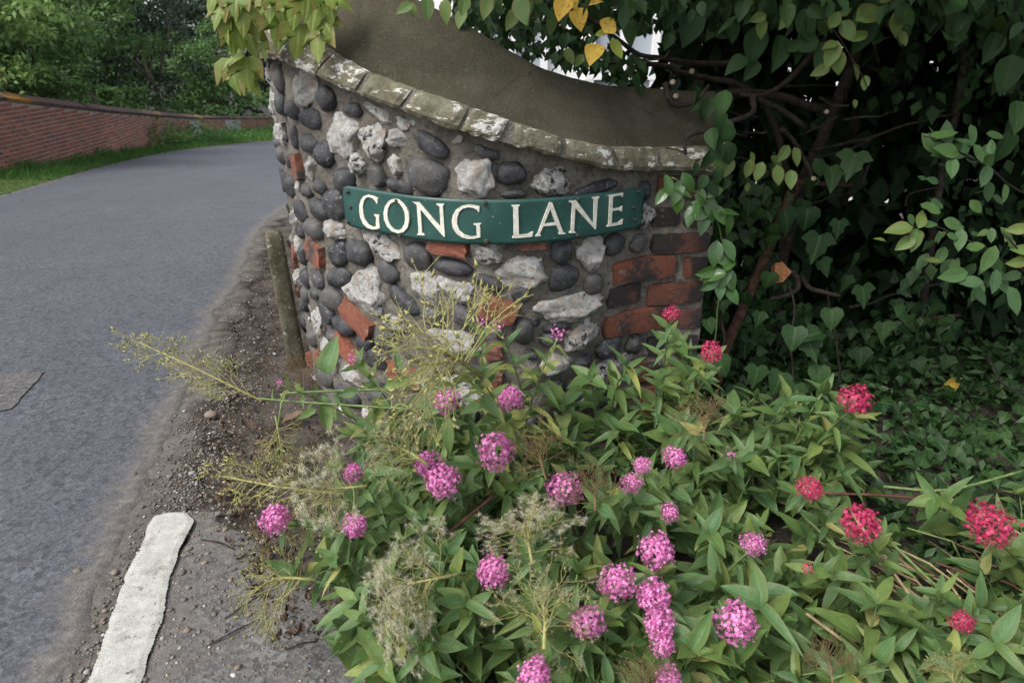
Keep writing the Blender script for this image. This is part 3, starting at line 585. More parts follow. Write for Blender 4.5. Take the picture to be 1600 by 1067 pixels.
# fill the hidden foot and the flank along the lane
for _ in range(5000):
    if len(placed) > 330: break
    i = random.uniform(90, 800); z = random.uniform(-.12, 1.5); w = random.uniform(.045, .085); h = w*random.uniform(.7, 1.2)
    if z > zB(i)-.05: continue
    sx = np.interp(i, range(900), ARC)
    if all(abs(np.interp(q[0], range(900), ARC)-sx) > (q[2]+w)*.53 or abs(q[1]-z) > (q[3]+h)*.53 for q in placed): put_stone(i, z, w, h, random.uniform(-.5, .5), random.choice('ddddwwgb'))
nch = 0
for _ in range(9000):
    if nch > 110: break
    i = random.uniform(330, 800); z = random.uniform(.1, 1.4); w = random.uniform(.014, .034); h = w*random.uniform(.6, 1.1)
    if z > zB(i)-.03 or (z > .70 and z < .87 and 440 < i < 800): continue
    sx = np.interp(i, range(900), ARC)
    if sx > np.interp(wall_hit(950, 420)[0], range(900), ARC): continue
    if all(abs(np.interp(q[0], range(900), ARC)-sx) > (q[2]+w)*.47 or abs(q[1]-z) > (q[3]+h)*.47 for q in placed): put_stone(i, z, w, h, random.uniform(-.8, .8), random.choice('wwd')); nch += 1
# brick quoin, coursed: (left edge x, right edge x, y top, y bottom) in pixels
QU = [(1030,1072,275,312),(1076,1130,275,312),(1022,1066,324,357),(1070,1122,324,357),(1020,1123,364,397),(957,1062,402,439),(1070,1121,402,437),(952,1006,445,480),(1011,1118,441,477),(946,1056,483,518),(1062,1117,483,516),(1012,1050,527,560),(1054,1115,524,557),(1000,1034,567,598),(1038,1114,563,594),(1002,1114,602,634),(985,1060,640,668),(1064,1112,640,668)]
for x0, x1, y0, y1 in QU:
    i0, z0, t0 = wall_hit(x0, (y0+y1)/2, MO+.02); i1, z1, t1 = wall_hit(x1, (y0+y1)/2, MO+.02); im = (i0+i1)/2; _, za, ta = wall_hit((x0+x1)/2, y0, MO+.02); _, zb_, _ = wall_hit((x0+x1)/2, y1, MO+.02)
    zc = (za+zb_)/2; hh = (za-zb_)/2; a = int(min(im, 898)); p, q = wp(i0, 0, 0), wp(i1, 0, 0); t = Vector(q-p).normalized(); n = Vector((t.y, -t.x, 0)); w = np.linalg.norm(q-p)/2
    c = (wp(i0, zc, MO)+wp(i1, zc, MO))/2-np.array(n)*.034; part("brick", random.choice(QB), FW, frame(c, t, n, (0, 0, 1), w*.975, .045, hh*.93))

# ------------------------------------------------------------------ the street sign
SG = root("street_sign", tuple(wp(wall_hit(760, 350)[0], .78)), "curved green street nameplate reading GONG LANE screwed to flint wall", "street sign")
i0, i1 = wall_hit(537.5, 325)[0], wall_hit(1005.5, 325)[0]; Zb, Zt = .7245, .8475; n = 110; V = []; Fc = []; K = 14
for k in range(n+1):
    f = k/n; i = i0+(i1-i0)*f; e = min(arcw(i0, i), arcw(i, i1)); r = .026; cut = r-math.sqrt(max(0, r*r-(r-min(e, r))**2))
    cutr = cut*1.0 if f < .5 else cut*1.15
    zb, zt = Zb+cutr, Zt-cut*(.6 if f > .5 else 1)
    if f > .88: zt -= .004*max(0, math.sin((f-.88)*90))
    dn = .0018*math.sin(f*17)+.0012*math.sin(f*41)
    for j in range(K+1): z = zb+(zt-zb)*j/K; V.append(wp(i, z, dn*math.sin(j*.3)))
    for j in range(K+1): z = zb+(zt-zb)*j/K; V.append(wp(i, z, dn*math.sin(j*.3)-.006))
m = 2*(K+1)
for k in range(n):
    for j in range(K): a = k*m+j; Fc += [(a, a+m, a+m+1, a+1), (a+K+1, a+K+2, a+m+K+2, a+m+K+1)]
    Fc += [(k*m, k*m+K+1, (k+1)*m+K+1, (k+1)*m), (k*m+K, (k+1)*m+K, (k+1)*m+2*K+1, k*m+2*K+1)]
for k in (0, n):
    for j in range(K): a = k*m+j; Fc.append((a, a+1, a+K+2, a+K+1) if k == 0 else (a, a+K+1, a+K+2, a+1))
part("plate", mesh("plate", V, Fc, M_SIGN), SG)
A_, B_ = (520, 270, 6.154), (760, 270, 6.154)
LET = [(A_, [[(435,245),(385,222),(340,212),(300,225),(275,260),(260,310),(258,370),(268,430),(295,490),(335,530),(385,545),(420,543),(456,533),(447,440),(452,405),(400,400),(402,412),(420,425),(418,518),(385,520),(345,500),(312,450),(297,390),(292,330),(300,275),(322,242),(350,233),(385,245),(410,270),(425,295),(433,297)]]),
 (A_, [[(570,256),(540,275),(505,325),(491,385),(497,450),(525,515),(570,562),(630,582),(685,570),(722,525),(738,450),(732,390),(712,340),(680,295),(640,260),(605,250)], [(585,282),(555,300),(533,345),(527,395),(533,450),(555,505),(590,545),(630,555),(668,535),(693,490),(700,440),(694,385),(675,335),(648,298),(615,280)]]),
 (A_, [[(772,282),(800,300),(812,318),(828,578),(815,588),(815,597),(885,603),(880,592),(860,578),(847,350),(1072,618),(1080,612),(1060,322),(1070,308),(1070,300),(998,298),(1000,306),(1028,322),(1038,518),(832,283)]]),
 (A_, [[(1410,325),(1360,312),(1300,307),(1240,320),(1185,355),(1155,410),(1145,470),(1155,530),(1190,585),(1240,620),(1300,635),(1360,632),(1420,618),(1418,530),(1412,502),(1428,490),(1425,482),(1355,487),(1353,497),(1380,508),(1385,606),(1330,612),(1270,595),(1220,555),(1195,490),(1198,430),(1215,380),(1250,345),(1300,330),(1345,335),(1380,352),(1402,378),(1408,376)]]),
 (B_, [[(240,312),(320,308),(320,317),(305,325),(312,592),(340,596),(400,590),(432,570),(448,565),(440,610),(415,617),(250,628),(247,618),(262,605),(258,330),(242,322)]]),
 (B_, [[(605,283),(630,287),(735,570),(757,578),(755,588),(695,592),(693,583),(700,570),(672,504),(545,514),(512,588),(522,598),(522,608),(470,612),(470,603),(490,588)], [(555,488),(662,480),(612,345)]]),
 (B_, [[(792,272),(860,265),(1022,485),(1035,265),(1017,247),(1015,238),(1083,228),(1083,238),(1068,255),(1050,540),(1040,545),(852,338),(840,560),(857,570),(857,578),(795,580),(795,572),(812,560),(825,310),(815,290),(792,280)]]),
 (B_, [[(1170,217),(1313,192),(1308,228),(1300,232),(1290,215),(1214,230),(1208,345),(1285,335),(1303,318),(1300,368),(1285,372),(1278,358),(1208,367),(1200,485),(1265,480),(1295,455),(1310,445),(1303,490),(1290,497),(1155,520),(1152,512),(1170,500),(1185,235),(1172,225)]])]
for (ox, oy, sc_), loops in LET:
    P2 = [[wall_hit(ox+x/sc_, oy+y/sc_, .002)[:2] for x, y in lp] for lp in loops]; dense = []
    for lp in P2:
        q = []
        for a in range(len(lp)):
            p, r = lp[a], lp[(a+1) % len(lp)]; s = max(1, int(abs(r[0]-p[0])/3))
            q += [(p[0]+(r[0]-p[0])*k/s, p[1]+(r[1]-p[1])*k/s) for k in range(s)]
        dense.append(q)
    flat = [p for lp in dense for p in lp]; tris = geometry.tessellate_polygon([[Vector((p[0]*.003, p[1], 0)) for p in lp] for lp in dense])
    nn = len(flat); V = [wp(p[0], p[1], .0042) for p in flat]+[wp(p[0], p[1], -.001) for p in flat]; Fc = [tuple(t) for t in tris]; b = 0
    for lp in dense:
        l = len(lp); Fc += [(b+k, b+(k+1) % l, nn+b+(k+1) % l, nn+b+k) for k in range(l)]; b += l
    me = mesh("letter", V, Fc, M_LETTER, False); part("letter", me, SG)
for (ox, oy, sc_), pts in ((A_, [(150,185),(180,330),(155,475),(622,268),(655,605),(1462,290),(1477,655)]), (B_, [(875,250),(868,598),(1455,180),(1410,332),(1425,450)])):
    for x, y in pts:
        i, z, _ = wall_hit(ox+x/sc_, oy+y/sc_); a = int(i); nrm = Vector((*NRM[a], 0)); c = Vector(wp(i, z, .001)); tt = Vector((*TAN[a], 0)); mb = MB(); rr = .0048 if x not in (1462, 1477) else .0065; V = []
        prof = [(0, .0068) if False else (rr, -.002), (rr, .0065), (rr*.75, .0085), (rr*.3, .0085), (rr*.25, .006)]
        for (r_, h_) in prof: V += [c+nrm*h_+(tt*math.cos(q*math.pi/5)+Vector((0, 0, 1))*math.sin(q*math.pi/5))*r_ for q in range(10)]
        mb.add(V, [(p*10+q, p*10+(q+1) % 10, (p+1)*10+(q+1) % 10, (p+1)*10+q) for p in range(4) for q in range(10)]+[tuple(range(40, 50))]); part("screw", mb.mesh("screw", M_SCREW), SG)
mb = MB(); pts = [(1318, 150), (1322, 200), (1302, 255), (1294, 315)]; mb.tube([wp(*wall_hit(760+x/6.154, 270+y/6.154)[:2], .0012) for x, y in pts], [.0022, .0018, .0016, .0008], 5); part("crack", mb.mesh("crack", M_SCREW), SG)

# ------------------------------------------------------------------ concrete stub post at the wall's flank
pb = np.array([-.958, 2.60, gz(-.958, 2.6)]); V = []; Fc = []
lev = [(-.12, .038, 0), (.1, .037, 0), (.3, .036, 0), (.5, .035, 0), (.575, .034, 0), (.595, .026, 0)]
for z, r, _ in lev:
    for k in range(16):
        q = 2*math.pi*k/16; c, s = math.cos(q), math.sin(q); k_ = r/max(abs(c), abs(s))**.93; V.append((c*k_-.03*z+.003*N3((c, s, z*9), 2), s*k_+.003*N3((c, s, z*9+4), 2), z))
for a in range(len(lev)-1):
    for k in range(16): Fc.append((a*16+k, a*16+(k+1) % 16, (a+1)*16+(k+1) % 16, (a+1)*16+k))
Fc.append(tuple(range((len(lev)-1)*16, len(lev)*16)))
po = part("stub_post", mesh("stub_post", V, Fc, M_POST), None, Matrix.Translation(pb) @ Matrix.Rotation(.4, 4, 'Z')); tag(po, "short mossy concrete post leaning beside the flint wall", "post")

# ------------------------------------------------------------------ brick garden wall across the lane
BASEPX = [(-420, 335), (-150, 292), (0, 277), (100, 261), (190, 246), (260, 231), (300, 222), (340, 213), (410, 205), (480, 199), (560, 196)]
TOPPX = [(-420, 88), (-150, 124), (0, 140), (100, 155), (190, 168), (260, 176), (300, 180), (340, 182), (410, 183), (480, 184), (560, 184)]
base = [ground(*p) for p in BASEPX]; bp = catmull([b[:2] for b in base], 20); bz = []
dd = np.r_[0, np.cumsum(np.linalg.norm(np.diff(bp, axis=0), axis=1))]; kn = np.linspace(0, len(bp)-1, len(base)).round().astype(int)
tz = np.interp(dd, dd[kn], [CAMH+ray(*t)[2]*(b[1]/ray(*t)[1]) for b, t in zip(base, TOPPX)])
BW = root("brick_wall", (bp[20][0], bp[20][1], gz(*bp[20])), "old red brick garden wall with slanting brick coping across the lane", "wall")
def bw(d, off=0.0):
    x = np.interp(d, dd, bp[:, 0]); y = np.interp(d, dd, bp[:, 1]); x2 = np.interp(d+.05, dd, bp[:, 0]); y2 = np.interp(d+.05, dd, bp[:, 1]); t = np.array([x2-x, y2-y]); 
    if np.linalg.norm(t) < 1e-6: t = bp[-1]-bp[-2]
    t = t/np.linalg.norm(t); n = np.array([t[1], -t[0]]); return np.array([x, y])+n*off, t, n
def topz(d): return np.interp(d, dd, tz)
COPH = .13; DN = dd[-1]; V = []; Fc = []; ds = np.linspace(0, DN-.1, 160)
for d in ds:
    for off, z in ((0, gz(*bw(d)[0])-.3), (0, topz(d)-COPH), (-.22, topz(d)-COPH), (-.22, gz(*bw(d)[0])-.3)): p, _, _ = bw(d, off); V.append((p[0], p[1], z))
for a in range(len(ds)-1):
    for k in range(3): Fc.append((a*4+k, (a+1)*4+k, (a+1)*4+k+1, a*4+k+1))
Fc.append((0, 1, 2, 3))
def far_brick_texture():
    k = NT("far_brickwork"); p = k.wpos(); a = k.noise(p, 1.2, 5); b = k.noise(p, 14, 5); sp = k.n("SeparateXYZ"); k.set(sp.inputs[0], p)
    c = k.mix(k.step(b, .3, .7), (.26, .22, .19), (.36, .32, .275)); c = k.mix(k.math('MULTIPLY', k.step(k.noise(p, 5, 4), .55, .7), .6), c, (.12, .09, .07)); return k.fin(c, .9, .2)
M_FARCORE = far_brick_texture()
part("wall_core", mesh("wall_core", V, Fc, M_FARCORE, False), BW)
bb = MB(); bb.box((0, 0, 0), (1, 1, 1)); FBM = bb.mesh("brick", M_FARBRK, False)
cand = []; CO = .074
d_ = .05
for ci in range(-30, 60):
    z = -.6+ci*CO
    off = .115*(ci % 2)
    for k in range(int(DN/.232)):
        d = .1+k*.232+off
        if d > DN-.6: continue
        p, t, n = bw(d)
        if z > topz(d)-COPH-.045 or z < gz(*p)-.02: continue
        dist = math.hypot(p[0], p[1])
        if dist > 70: continue
        px = 800+F*p[0]/(p[1]*CP+(CAMH-z)*SP)
        cand.append((0 if px > -15 else 1, dist, p, t, n, z))
cand.sort(key=lambda c: (c[0], c[1]+random.random()*.2)); rest = []
for k, (o_, dist, p, t, n, z) in enumerate(cand):
    j = random.uniform(0, .006); M = frame((p[0]+n[0]*(j-.04), p[1]+n[1]*(j-.04), z), (t[0], t[1], 0), (n[0], n[1], 0), (0, 0, 1), .1065, .046, .0275)
    if k < 300: part("brick", FBM, BW, M)
    else: rest.append(M)
T_BOX = ([v.co[:] for v in FBM.vertices], [tuple(f.vertices) for f in FBM.polygons], [(0, 0)]*8)
def far_brick_mass():
    k = NT("garden_wall_brick_mass"); r = k.n("Attribute", attribute_name="tint").outputs["Fac"]; c = k.ramp(r, [(0, (.33, .12, .08)), (.25, (.25, .10, .075)), (.5, (.38, .15, .095)), (.7, (.17, .085, .07)), (1, (.29, .115, .08))])
    c = k.mix(k.math('MULTIPLY', k.step(k.noise(k.wpos(), 1.5, 4), .55, .7), .6), c, (.2, .15, .12)); return k.fin(c, .9, .2)
M_FBMASS = far_brick_mass()
me = scatter_mesh("brickwork", T_BOX, rest, M_FBMASS); me.polygons.foreach_set("use_smooth", [False]*len(me.polygons)); part("brickwork", me, BW, None, 'stuff')
# corbel course and slanting coping bricks
V = []; Fc = []
for d in ds:
    for off, z in ((.02, -COPH-.002), (.05, -COPH+.012), (.05, -COPH+.055), (-.11, -.05)): p, _, _ = bw(d, off); V.append((p[0], p[1], topz(d)+z))
for a in range(len(ds)-1):
    for k in range(3): Fc.append((a*4+k, (a+1)*4+k, (a+1)*4+k+1, a*4+k+1))
Fc.append((0, 1, 2, 3)); 
M_CORB = plain("coping_mortar", (.17, .14, .10), .9, .35, 8, .003, .2)
part("coping_bed", mesh("coping_bed", V, Fc, M_CORB, False), BW)
def make_copb():
    k = NT("lichened_coping_brick"); p = k.wpos(); c = k.mix(k.rand(), (.06, .045, .045), (.14, .085, .07)); c = k.mix(k.step(k.noise(p, 1.1, 5, .7), .55, .66), c, (.30, .15, .035)); return k.fin(c, .9, .2)
M_COPB = make_copb(); b2 = MB(); b2.box((0, 0, 0), (1, 1, 1)); CPM = b2.mesh("coping_brick", M_COPB, False); T_C = ([v.co[:] for v in CPM.vertices], [tuple(f.vertices) for f in CPM.polygons], [(0, 0)]*8); far = []
for k in range(int(DN/.122)):
    d = .06+k*.122
    p, t, n = bw(d, -.035); sl = Vector((n[0]*.86, n[1]*.86, -.5)).normalized(); t3 = Vector((t[0], t[1], 0)); t3 = (t3+sl*.35).normalized(); s2 = (sl-t3*sl.dot(t3)).normalized(); nz = t3.cross(s2); nz = nz if nz.z > 0 else -nz
    M = frame((p[0], p[1], topz(d)-.045), t3, s2, nz, .054, .115, .028)
    if k < 190: part("coping_brick", CPM, BW, M)
    elif d < DN-.3: far.append(M)
if far: me = scatter_mesh("far_coping", T_C, far, M_COPB); me.polygons.foreach_set("use_smooth", [False]*len(me.polygons)); part("far_coping", me, BW, None, 'stuff')
M_PATCHR = plain("pale_render_patch", (.34, .32, .30), .9, .25, 6, .003, .2)
# rendered repair patches
for d0, d1, z0, z1 in ((dd[kn[6]]+.3, dd[kn[6]]+3.2, .15, .75), (dd[kn[7]]+2, dd[kn[7]]+5, .2, .7)):
    V = []; Fc = []; s = np.linspace(d0, d1, 12)
    for q, d in enumerate(s):
        p, _, n = bw(d, .012); g = gz(*p); e = .12*N3((q, 0, 0), .7); V += [(p[0], p[1], g+z0+e), (p[0], p[1], g+z1+e), (p[0]-n[0]*.02, p[1]-n[1]*.02, g+z1+.01+e)]
    for q in range(11): Fc += [(q*3, q*3+3, q*3+4, q*3+1), (q*3+1, q*3+4, q*3+5, q*3+2)]
    part("render_patch", mesh("render_patch", V, Fc, M_PATCHR, False), BW)

# ------------------------------------------------------------------ grassy verge below the brick wall
def rnd_tilt(n=(0, 0, 1), k=.5): return (Vector(n)+Vector((random.gauss(0, k), random.gauss(0, k), random.gauss(0, k)))).normalized()
edge = resample(catmull(LEFT), 400); Ms = []; Ms2 = []
for _ in range(26000):
    d = random.random()**1.25*DN; w, t, n = bw(d); 
    de = np.linalg.norm(edge-w, axis=1); e = edge[int(np.argmin(de))]; f = random.random(); q = w+(e-w)*f+np.array([random.gauss(0, .05), random.gauss(0, .05)]); g = gz(*q)
    far_ = np.linalg.norm(q); h = random.uniform(.06, .20)*(.75+.5*(far_ > 13))*(1.2-.5*f)*(1+1.3*max(0, N3((q[0], q[1], 0), .8)))
    Ms.append(leafM((q[0], q[1], g-.01), rnd_tilt((0, 0, 1), .35), rnd_tilt((n[0], n[1], .3), .6), h, h*random.uniform(.9, 2.0)))
tag(part("verge_grass", scatter_mesh("verge_grass", T_BLADE, Ms, L_GRASS)), "long green grass along the foot of the brick wall", "grass", kind='stuff')
for _ in range(9000):
    d = (.22+.78*random.random())*DN; w, t, n = bw(d); lump = max(0, N3((w[0], w[1], 4), .55)+.25); f = random.random()**1.5*.75
    e = edge[int(np.argmin(np.linalg.norm(edge-w, axis=1)))]; q = w+(e-w)*f; h = random.random()*(.22+1.3*lump)*(1-.6*f)
    Ms2.append(leafM((q[0], q[1], gz(*q)+h), rnd_tilt((n[0], n[1], -.2), .7), rnd_tilt((n[0]*.3, n[1]*.3, 1), .5), random.uniform(.06, .13)))
tag(part("verge_weeds", scatter_mesh("verge_weeds", T_SMALL, Ms2, L_GRASS)), "leafy weeds and nettles growing up the brick wall", "weeds", kind='stuff')
V = []; Fc = []
for k, d in enumerate(np.linspace(0, DN, 80)):
    w, t, n = bw(d, -.02); e = edge[int(np.argmin(np.linalg.norm(edge-w, axis=1)))]
    for f, l in ((0, .10), (.4, .06), (.8, .035), (1.01, .006)): q = w+(e-w)*f; V.append((q[0], q[1], gz(*q)+l))
for k in range(79):
    for j in range(3): Fc.append((k*4+j, k*4+j+1, k*4+j+5, k*4+j+4))
M_VERGE = plain("verge_earth", (.06, .085, .025), .95, .5, 12, .01, .1); tag(part("verge", mesh("verge", V, Fc, M_VERGE)), "sloping green verge between lane and brick wall", "verge", kind='structure')

# ------------------------------------------------------------------ trees beyond the brick wall
def crown_leaves(c, r, nb, nl, size, seed, flat=.8):
    rs = np.random.RandomState(seed); Ms = []
    for b in range(nb):
        v = rs.randn(3); v /= np.linalg.norm(v); k = rs.rand()**.45; bc = np.array(c)+v*np.array(r)*k; br = min(r)*(.22+.2*rs.rand())
        for _ in range(nl):
            u = rs.randn(3); u /= np.linalg.norm(u); u[2] = abs(u[2])*.9-.15 if rs.rand() < .75 else u[2]
            p = bc+u*br*np.array([1.15, 1.15, .75])*(.55+.5*rs.rand()); nrm = Vector(u)*.6+Vector((0, 0, .8))+Vector(rs.randn(3))*.4; tip = Vector(rs.randn(3))+Vector(u)*.6+Vector((0, 0, -.5)); s = size*(.6+.8*rs.rand()); Ms.append(leafM(p, tip, nrm, s, s*.9))
    return Ms
def tree(c, r, trunk, h0, nb, nl, size, mat, seed, label, group='trees behind the brick wall', name='tree', cat='tree'):
    rt = root(name, (trunk[0], trunk[1], gz(trunk[0], trunk[1])), label, cat, group); b = Vector((trunk[0], trunk[1], gz(trunk[0], trunk[1])-.1)); top = Vector(c); random.seed(seed)
    mb = MB(); pts = [b+(top-b)*f+Vector((random.gauss(0, .12), random.gauss(0, .12), 0))*(0 < f < 1) for f in np.linspace(0, 1, 7)]; mb.tube(pts, [h0*(1-.75*f) for f in np.linspace(0, 1, 7)], 8); part("trunk", mb.mesh("trunk", M_BARKF), rt)
    lb = MB()
    for q in range(7):
        f = random.uniform(.3, .9); s = b+(top-b)*f; e = Vector(c)+Vector((random.uniform(-1, 1)*r[0], random.uniform(-1, 1)*r[1], random.uniform(-.4, .9)*r[2]))*.8; lb.tube([s, (s+e)/2+Vector((0, 0, .15)), e], [h0*.4, h0*.25, .015], 6)
    part("limbs", lb.mesh("limbs", M_BARKF), rt)
    part("crown", scatter_mesh("crown", T_SMALL, crown_leaves(c, r, nb, nl, size, seed), mat), rt, None, 'stuff'); return rt
def behind(px, back, z=0):
    best = min(np.linspace(0, DN-.5, 300), key=lambda d: abs(800+F*bw(d)[0][0]/(bw(d)[0][1]*CP+(CAMH-topz(d))*SP)-px)); p = bw(best, -back)[0]; return (p[0], p[1], z)
def T(px, back, z, r, h0, nb, nl, size, mat, seed, label, dx=0, **kw): c = behind(px, back, z); t = behind(px+dx, max(.9, back*.7)); return tree(c, r, t, h0, nb, nl, size, mat, seed, label, **kw)
T(70, 1.9, 1.75, (2.6, 1.4, 1.8), .12, 78, 170, .14, L_TREELT, 11, "bright leafy tree behind the near end of the brick wall")
T(35, .9, .75, (1.0, .5, .5), .04, 24, 110, .08, L_RUSTY, 12, "low coppery shrub just above the near wall coping", group=None, name='shrub', cat='shrub')
T(140, 1.0, .55, (1.1, .5, .5), .04, 24, 110, .09, L_TREE, 17, "low green shrub touching the middle of the wall coping", group=None, name='shrub', cat='shrub')
T(185, 2.6, 1.9, (2.2, 2.0, 2.2), .08, 60, 170, .15, L_TREE, 13, "mid green tree with a slim pale trunk behind the brick wall", 12)
T(265, 2.6, 2.6, (2.8, 2.2, 1.9), .13, 56, 170, .17, L_TREE, 14, "feathery dark tree leaning over the middle of the brick wall")
T(345, 3.4, 2.6, (3.4, 2.8, 4.0), .2, 70, 170, .2, L_TREEDK, 15, "shadowy dense tree over the far bend of the lane")
T(405, 3.0, .9, (3.0, 2.4, 2.4), .15, 40, 140, .2, L_TREE, 16, "pale green tree at the far end of the lane")
Ms = []; UG = []
for q in range(16):
    c = behind(-60+q*36, 8+1.0*math.sin(q*1.7)); d = np.hypot(c[0], c[1]); Ms += crown_leaves((c[0], c[1], .045*d+.4), (2.6, 2.4, 4.2), 50, 60, .32, 300+q)
for q in range(34):
    c = behind(-40+(q % 17)*30, 1); k0 = max(1, np.hypot(c[0], c[1])/14); c = behind(-40+(q % 17)*30, (1.2+.9*k0 if q < 17 else 2.5+3*k0)+.3*math.sin(q*2.7)); d = np.hypot(c[0], c[1]); k_ = max(1, d/14)*(1.0 if q < 17 else 1.5); UG += crown_leaves((c[0], c[1], -.035*d+.3-.012*max(0, d-14)), (1.2*k_, .5*k_, .65*k_), 16, 60, .12*k_, 500+q)
for q in range(7): Ms += crown_leaves((-36+q*4.5, 62, 1.5), (4, 2, 6), 60, 60, .5, 400+q)
tag(part("undergrowth", scatter_mesh("undergrowth", T_SMALL, UG, L_TREE)), "low green undergrowth just behind the brick wall", "undergrowth", kind='stuff')
tag(part("far_wood", scatter_mesh("far_wood", T_SMALL, Ms, L_TREEDK)), "dark wood filling the ground behind the roadside trees", "wood", kind='stuff')

# ------------------------------------------------------------------ white house behind the hedge
HS = root("house", (.8, 8, -.5), "white house with sash windows glimpsed through the hedge", "house"); mb = MB(); mb.box((1.6, 9.5, 1.6), (3.2, 1.5, 2.6)); part("wall", mb.mesh("wall", M_WHITE, False), HS)
mb = MB(); mb.add([(-1.8, 7.7, 4.19), (5.0, 7.7, 4.19), (5.0, 11.3, 4.19), (-1.8, 11.3, 4.19), (-1.6, 9.5, 5.6), (4.8, 9.5, 5.6)], [(0, 1, 5, 4), (2, 3, 4, 5), (0, 4, 3), (1, 2, 5), (3, 2, 1, 0)]); part("roof", mb.mesh("roof", M_ROOF, False), HS)
for x, z in ((.0, 1.0), (1.25, 1.0), (2.6, 1.0), (.0, 3.0), (1.25, 3.0), (2.6, 3.0)):
    w = MB()
    for a in (-.36, 0, .36): w.box((x+a, 7.97, z), (.04, .05, .62))
    for a in (-.62, 0, .62): w.box((x, 7.965, z+a), (.42, .05, .035))
    wo = part("window", w.mesh("window", M_WHITE, False), HS); g = MB(); g.box((x, 7.985, z), (.36, .012, .6)); part("pane", g.mesh("pane", M_HGLASS, False), wo)

# ------------------------------------------------------------------ hedge, ivy, sprigs
RIGHTV, UPV, BACKV = Vector((1, 0, 0)), Vector((0, SP, CP)), Vector((0, -CP, SP))
def imgdir(a): a = math.radians(a); return RIGHTV*math.cos(a)+UPV*math.sin(a)      # 0 right, 90 up, -90 down in the view
def pxleaf(me, rt, x, y, Y, Lpx, ang, tilt=.35, wid=1.0, name='leaf'):
    Lpx = Lpx*({'hedge': .76, 'ivy': .8}.get(rt.name.split('.')[0], 1) if rt is not None else 1)
    p = Vector(atY(x, y, Y)); L = Lpx*(p-Vector(EYE)).length/F; tip = imgdir(ang)+BACKV*random.uniform(-.3, .3); nrm = (BACKV+Vector((random.gauss(0, tilt), random.gauss(0, tilt), random.gauss(0, tilt)+.25)))
    p = p-tip.normalized()*L*.5; return part(name, me, rt, leafM(p, tip, nrm, L, L*wid))
MS = {}
def tm(key, T, mat):
    if key not in MS: MS[key] = tmpl_mesh("leaf", T, mat)
    return MS[key]
def vis(p): 
    q = Vector(p)-Vector(EYE); d = q.y*CP-q.z*SP
    if d <= .1: return None
    return 800+F*q.x/d, 533.5-F*(q.y*SP+q.z*CP)/d, d
HG = root("hedge", (1.3, 2.5, 0), "overgrown dark plum hedge with yellowing leaves hanging over the wall", "hedge")
def br(rt, pts, r, name='branch', mat=None, n=7, wob=.008):
    P = catmull([atY(*p) for p in pts], 6); P = [p+np.array([N3(p, 9), N3(p+5, 9), N3(p+9, 9)])*wob*1.6 for p in P]; m = len(P); rr = [.82*(r[0]+(r[1]-r[0])*k/(m-1)) for k in range(m)]; rr = [q*(1+.18*N3((k*.7, q*90, 0))) for k, q in enumerate(rr)]
    mb = MB(); mb.tube(P, rr, n); return part(name, mb.mesh(name, mat or M_BARK), rt), P
BR = [([(1200, 600, 2.7), (1215, 450, 2.65), (1240, 330, 2.6), (1290, 200, 2.55), (1330, 100, 2.5), (1380, -60, 2.5)], (.035, .02), 'trunk'), ([(1420, 620, 2.8), (1455, 380, 2.75), (1480, 220, 2.7), (1530, 60, 2.7), (1560, -80, 2.7)], (.028, .018), 'trunk'), ([(1300, 560, 3.0), (1290, 420, 3.0), (1330, 200, 2.9), (1400, -40, 2.9)], (.05, .03), 'trunk'),
 ([(1290, 170, 2.4), (1200, 150, 2.3), (1120, 148, 2.25), (1060, 155, 2.2), (1000, 145, 2.15), (960, 140, 2.1)], (.020, .010), 'branch'), ([(1240, 300, 2.4), (1190, 160, 2.35), (1100, 120, 2.3), (1010, 100, 2.25), (940, 95, 2.2)], (.016, .007), 'branch'),
 ([(1260, 200, 2.25), (1185, 150, 2.15), (1178, 175, 2.1), (1150, 192, 2.05), (1110, 202, 2.02), (1072, 215, 1.98), (1070, 240, 1.97)], (.013, .006), 'branch'), ([(1140, 192, 2.05), (1124, 205, 2.02), (1130, 226, 2.0)], (.011, .008), 'branch'),
 ([(1040, 130, 2.1), (1050, 160, 2.06), (1085, 160, 2.05), (1110, 135, 2.05)], (.012, .006), 'branch'), ([(1220, 200, 2.3), (1250, 240, 2.3), (1265, 265, 2.28), (1270, 280, 2.25)], (.011, .006), 'branch'),
 ([(1270, 235, 2.5), (1350, 215, 2.5), (1430, 192, 2.45), (1500, 175, 2.45)], (.007, .005), 'branch'), ([(1280, 150, 2.35), (1300, 165, 2.3), (1325, 165, 2.28)], (.007, .005), 'branch'), ([(1505, 10, 2.5), (1500, 120, 2.5), (1475, 250, 2.45), (1462, 330, 2.4)], (.016, .014), 'branch'),
 ([(1180, 250, 2.35), (1100, 240, 2.1), (1070, 236, 1.98), (1045, 230, 1.93)], (.004, .002), 'twig'), ([(1290, 60, 2.2), (1250, 110, 2.2), (1210, 140, 2.2), (1160, 150, 2.18)], (.013, .008), 'branch'), ([(1180, 270, 2.2), (1140, 250, 2.08), (1110, 240, 2.0)], (.0025, .0015), 'twig'),
 ([(900, 20, 2.0), (960, 60, 2.05), (1010, 85, 2.1), (1080, 100, 2.2), (1180, 90, 2.3)], (.005, .012), 'branch'), ([(1540, 560, 2.2), (1570, 600, 2.1), (1600, 610, 2.05)], (.006, .005), 'branch'), ([(1330, 480, 2.5), (1400, 460, 2.6), (1480, 440, 2.7)], (.008, .006), 'branch'),
 ([(1225, 420, 2.3), (1245, 430, 2.28), (1247, 450, 2.27), (1230, 462, 2.25), (1200, 470, 2.25)], (.014, .010), 'branch'), ([(1255, 430, 2.3), (1268, 450, 2.25), (1290, 458, 2.22), (1312, 462, 2.2)], (.012, .008), 'branch')]
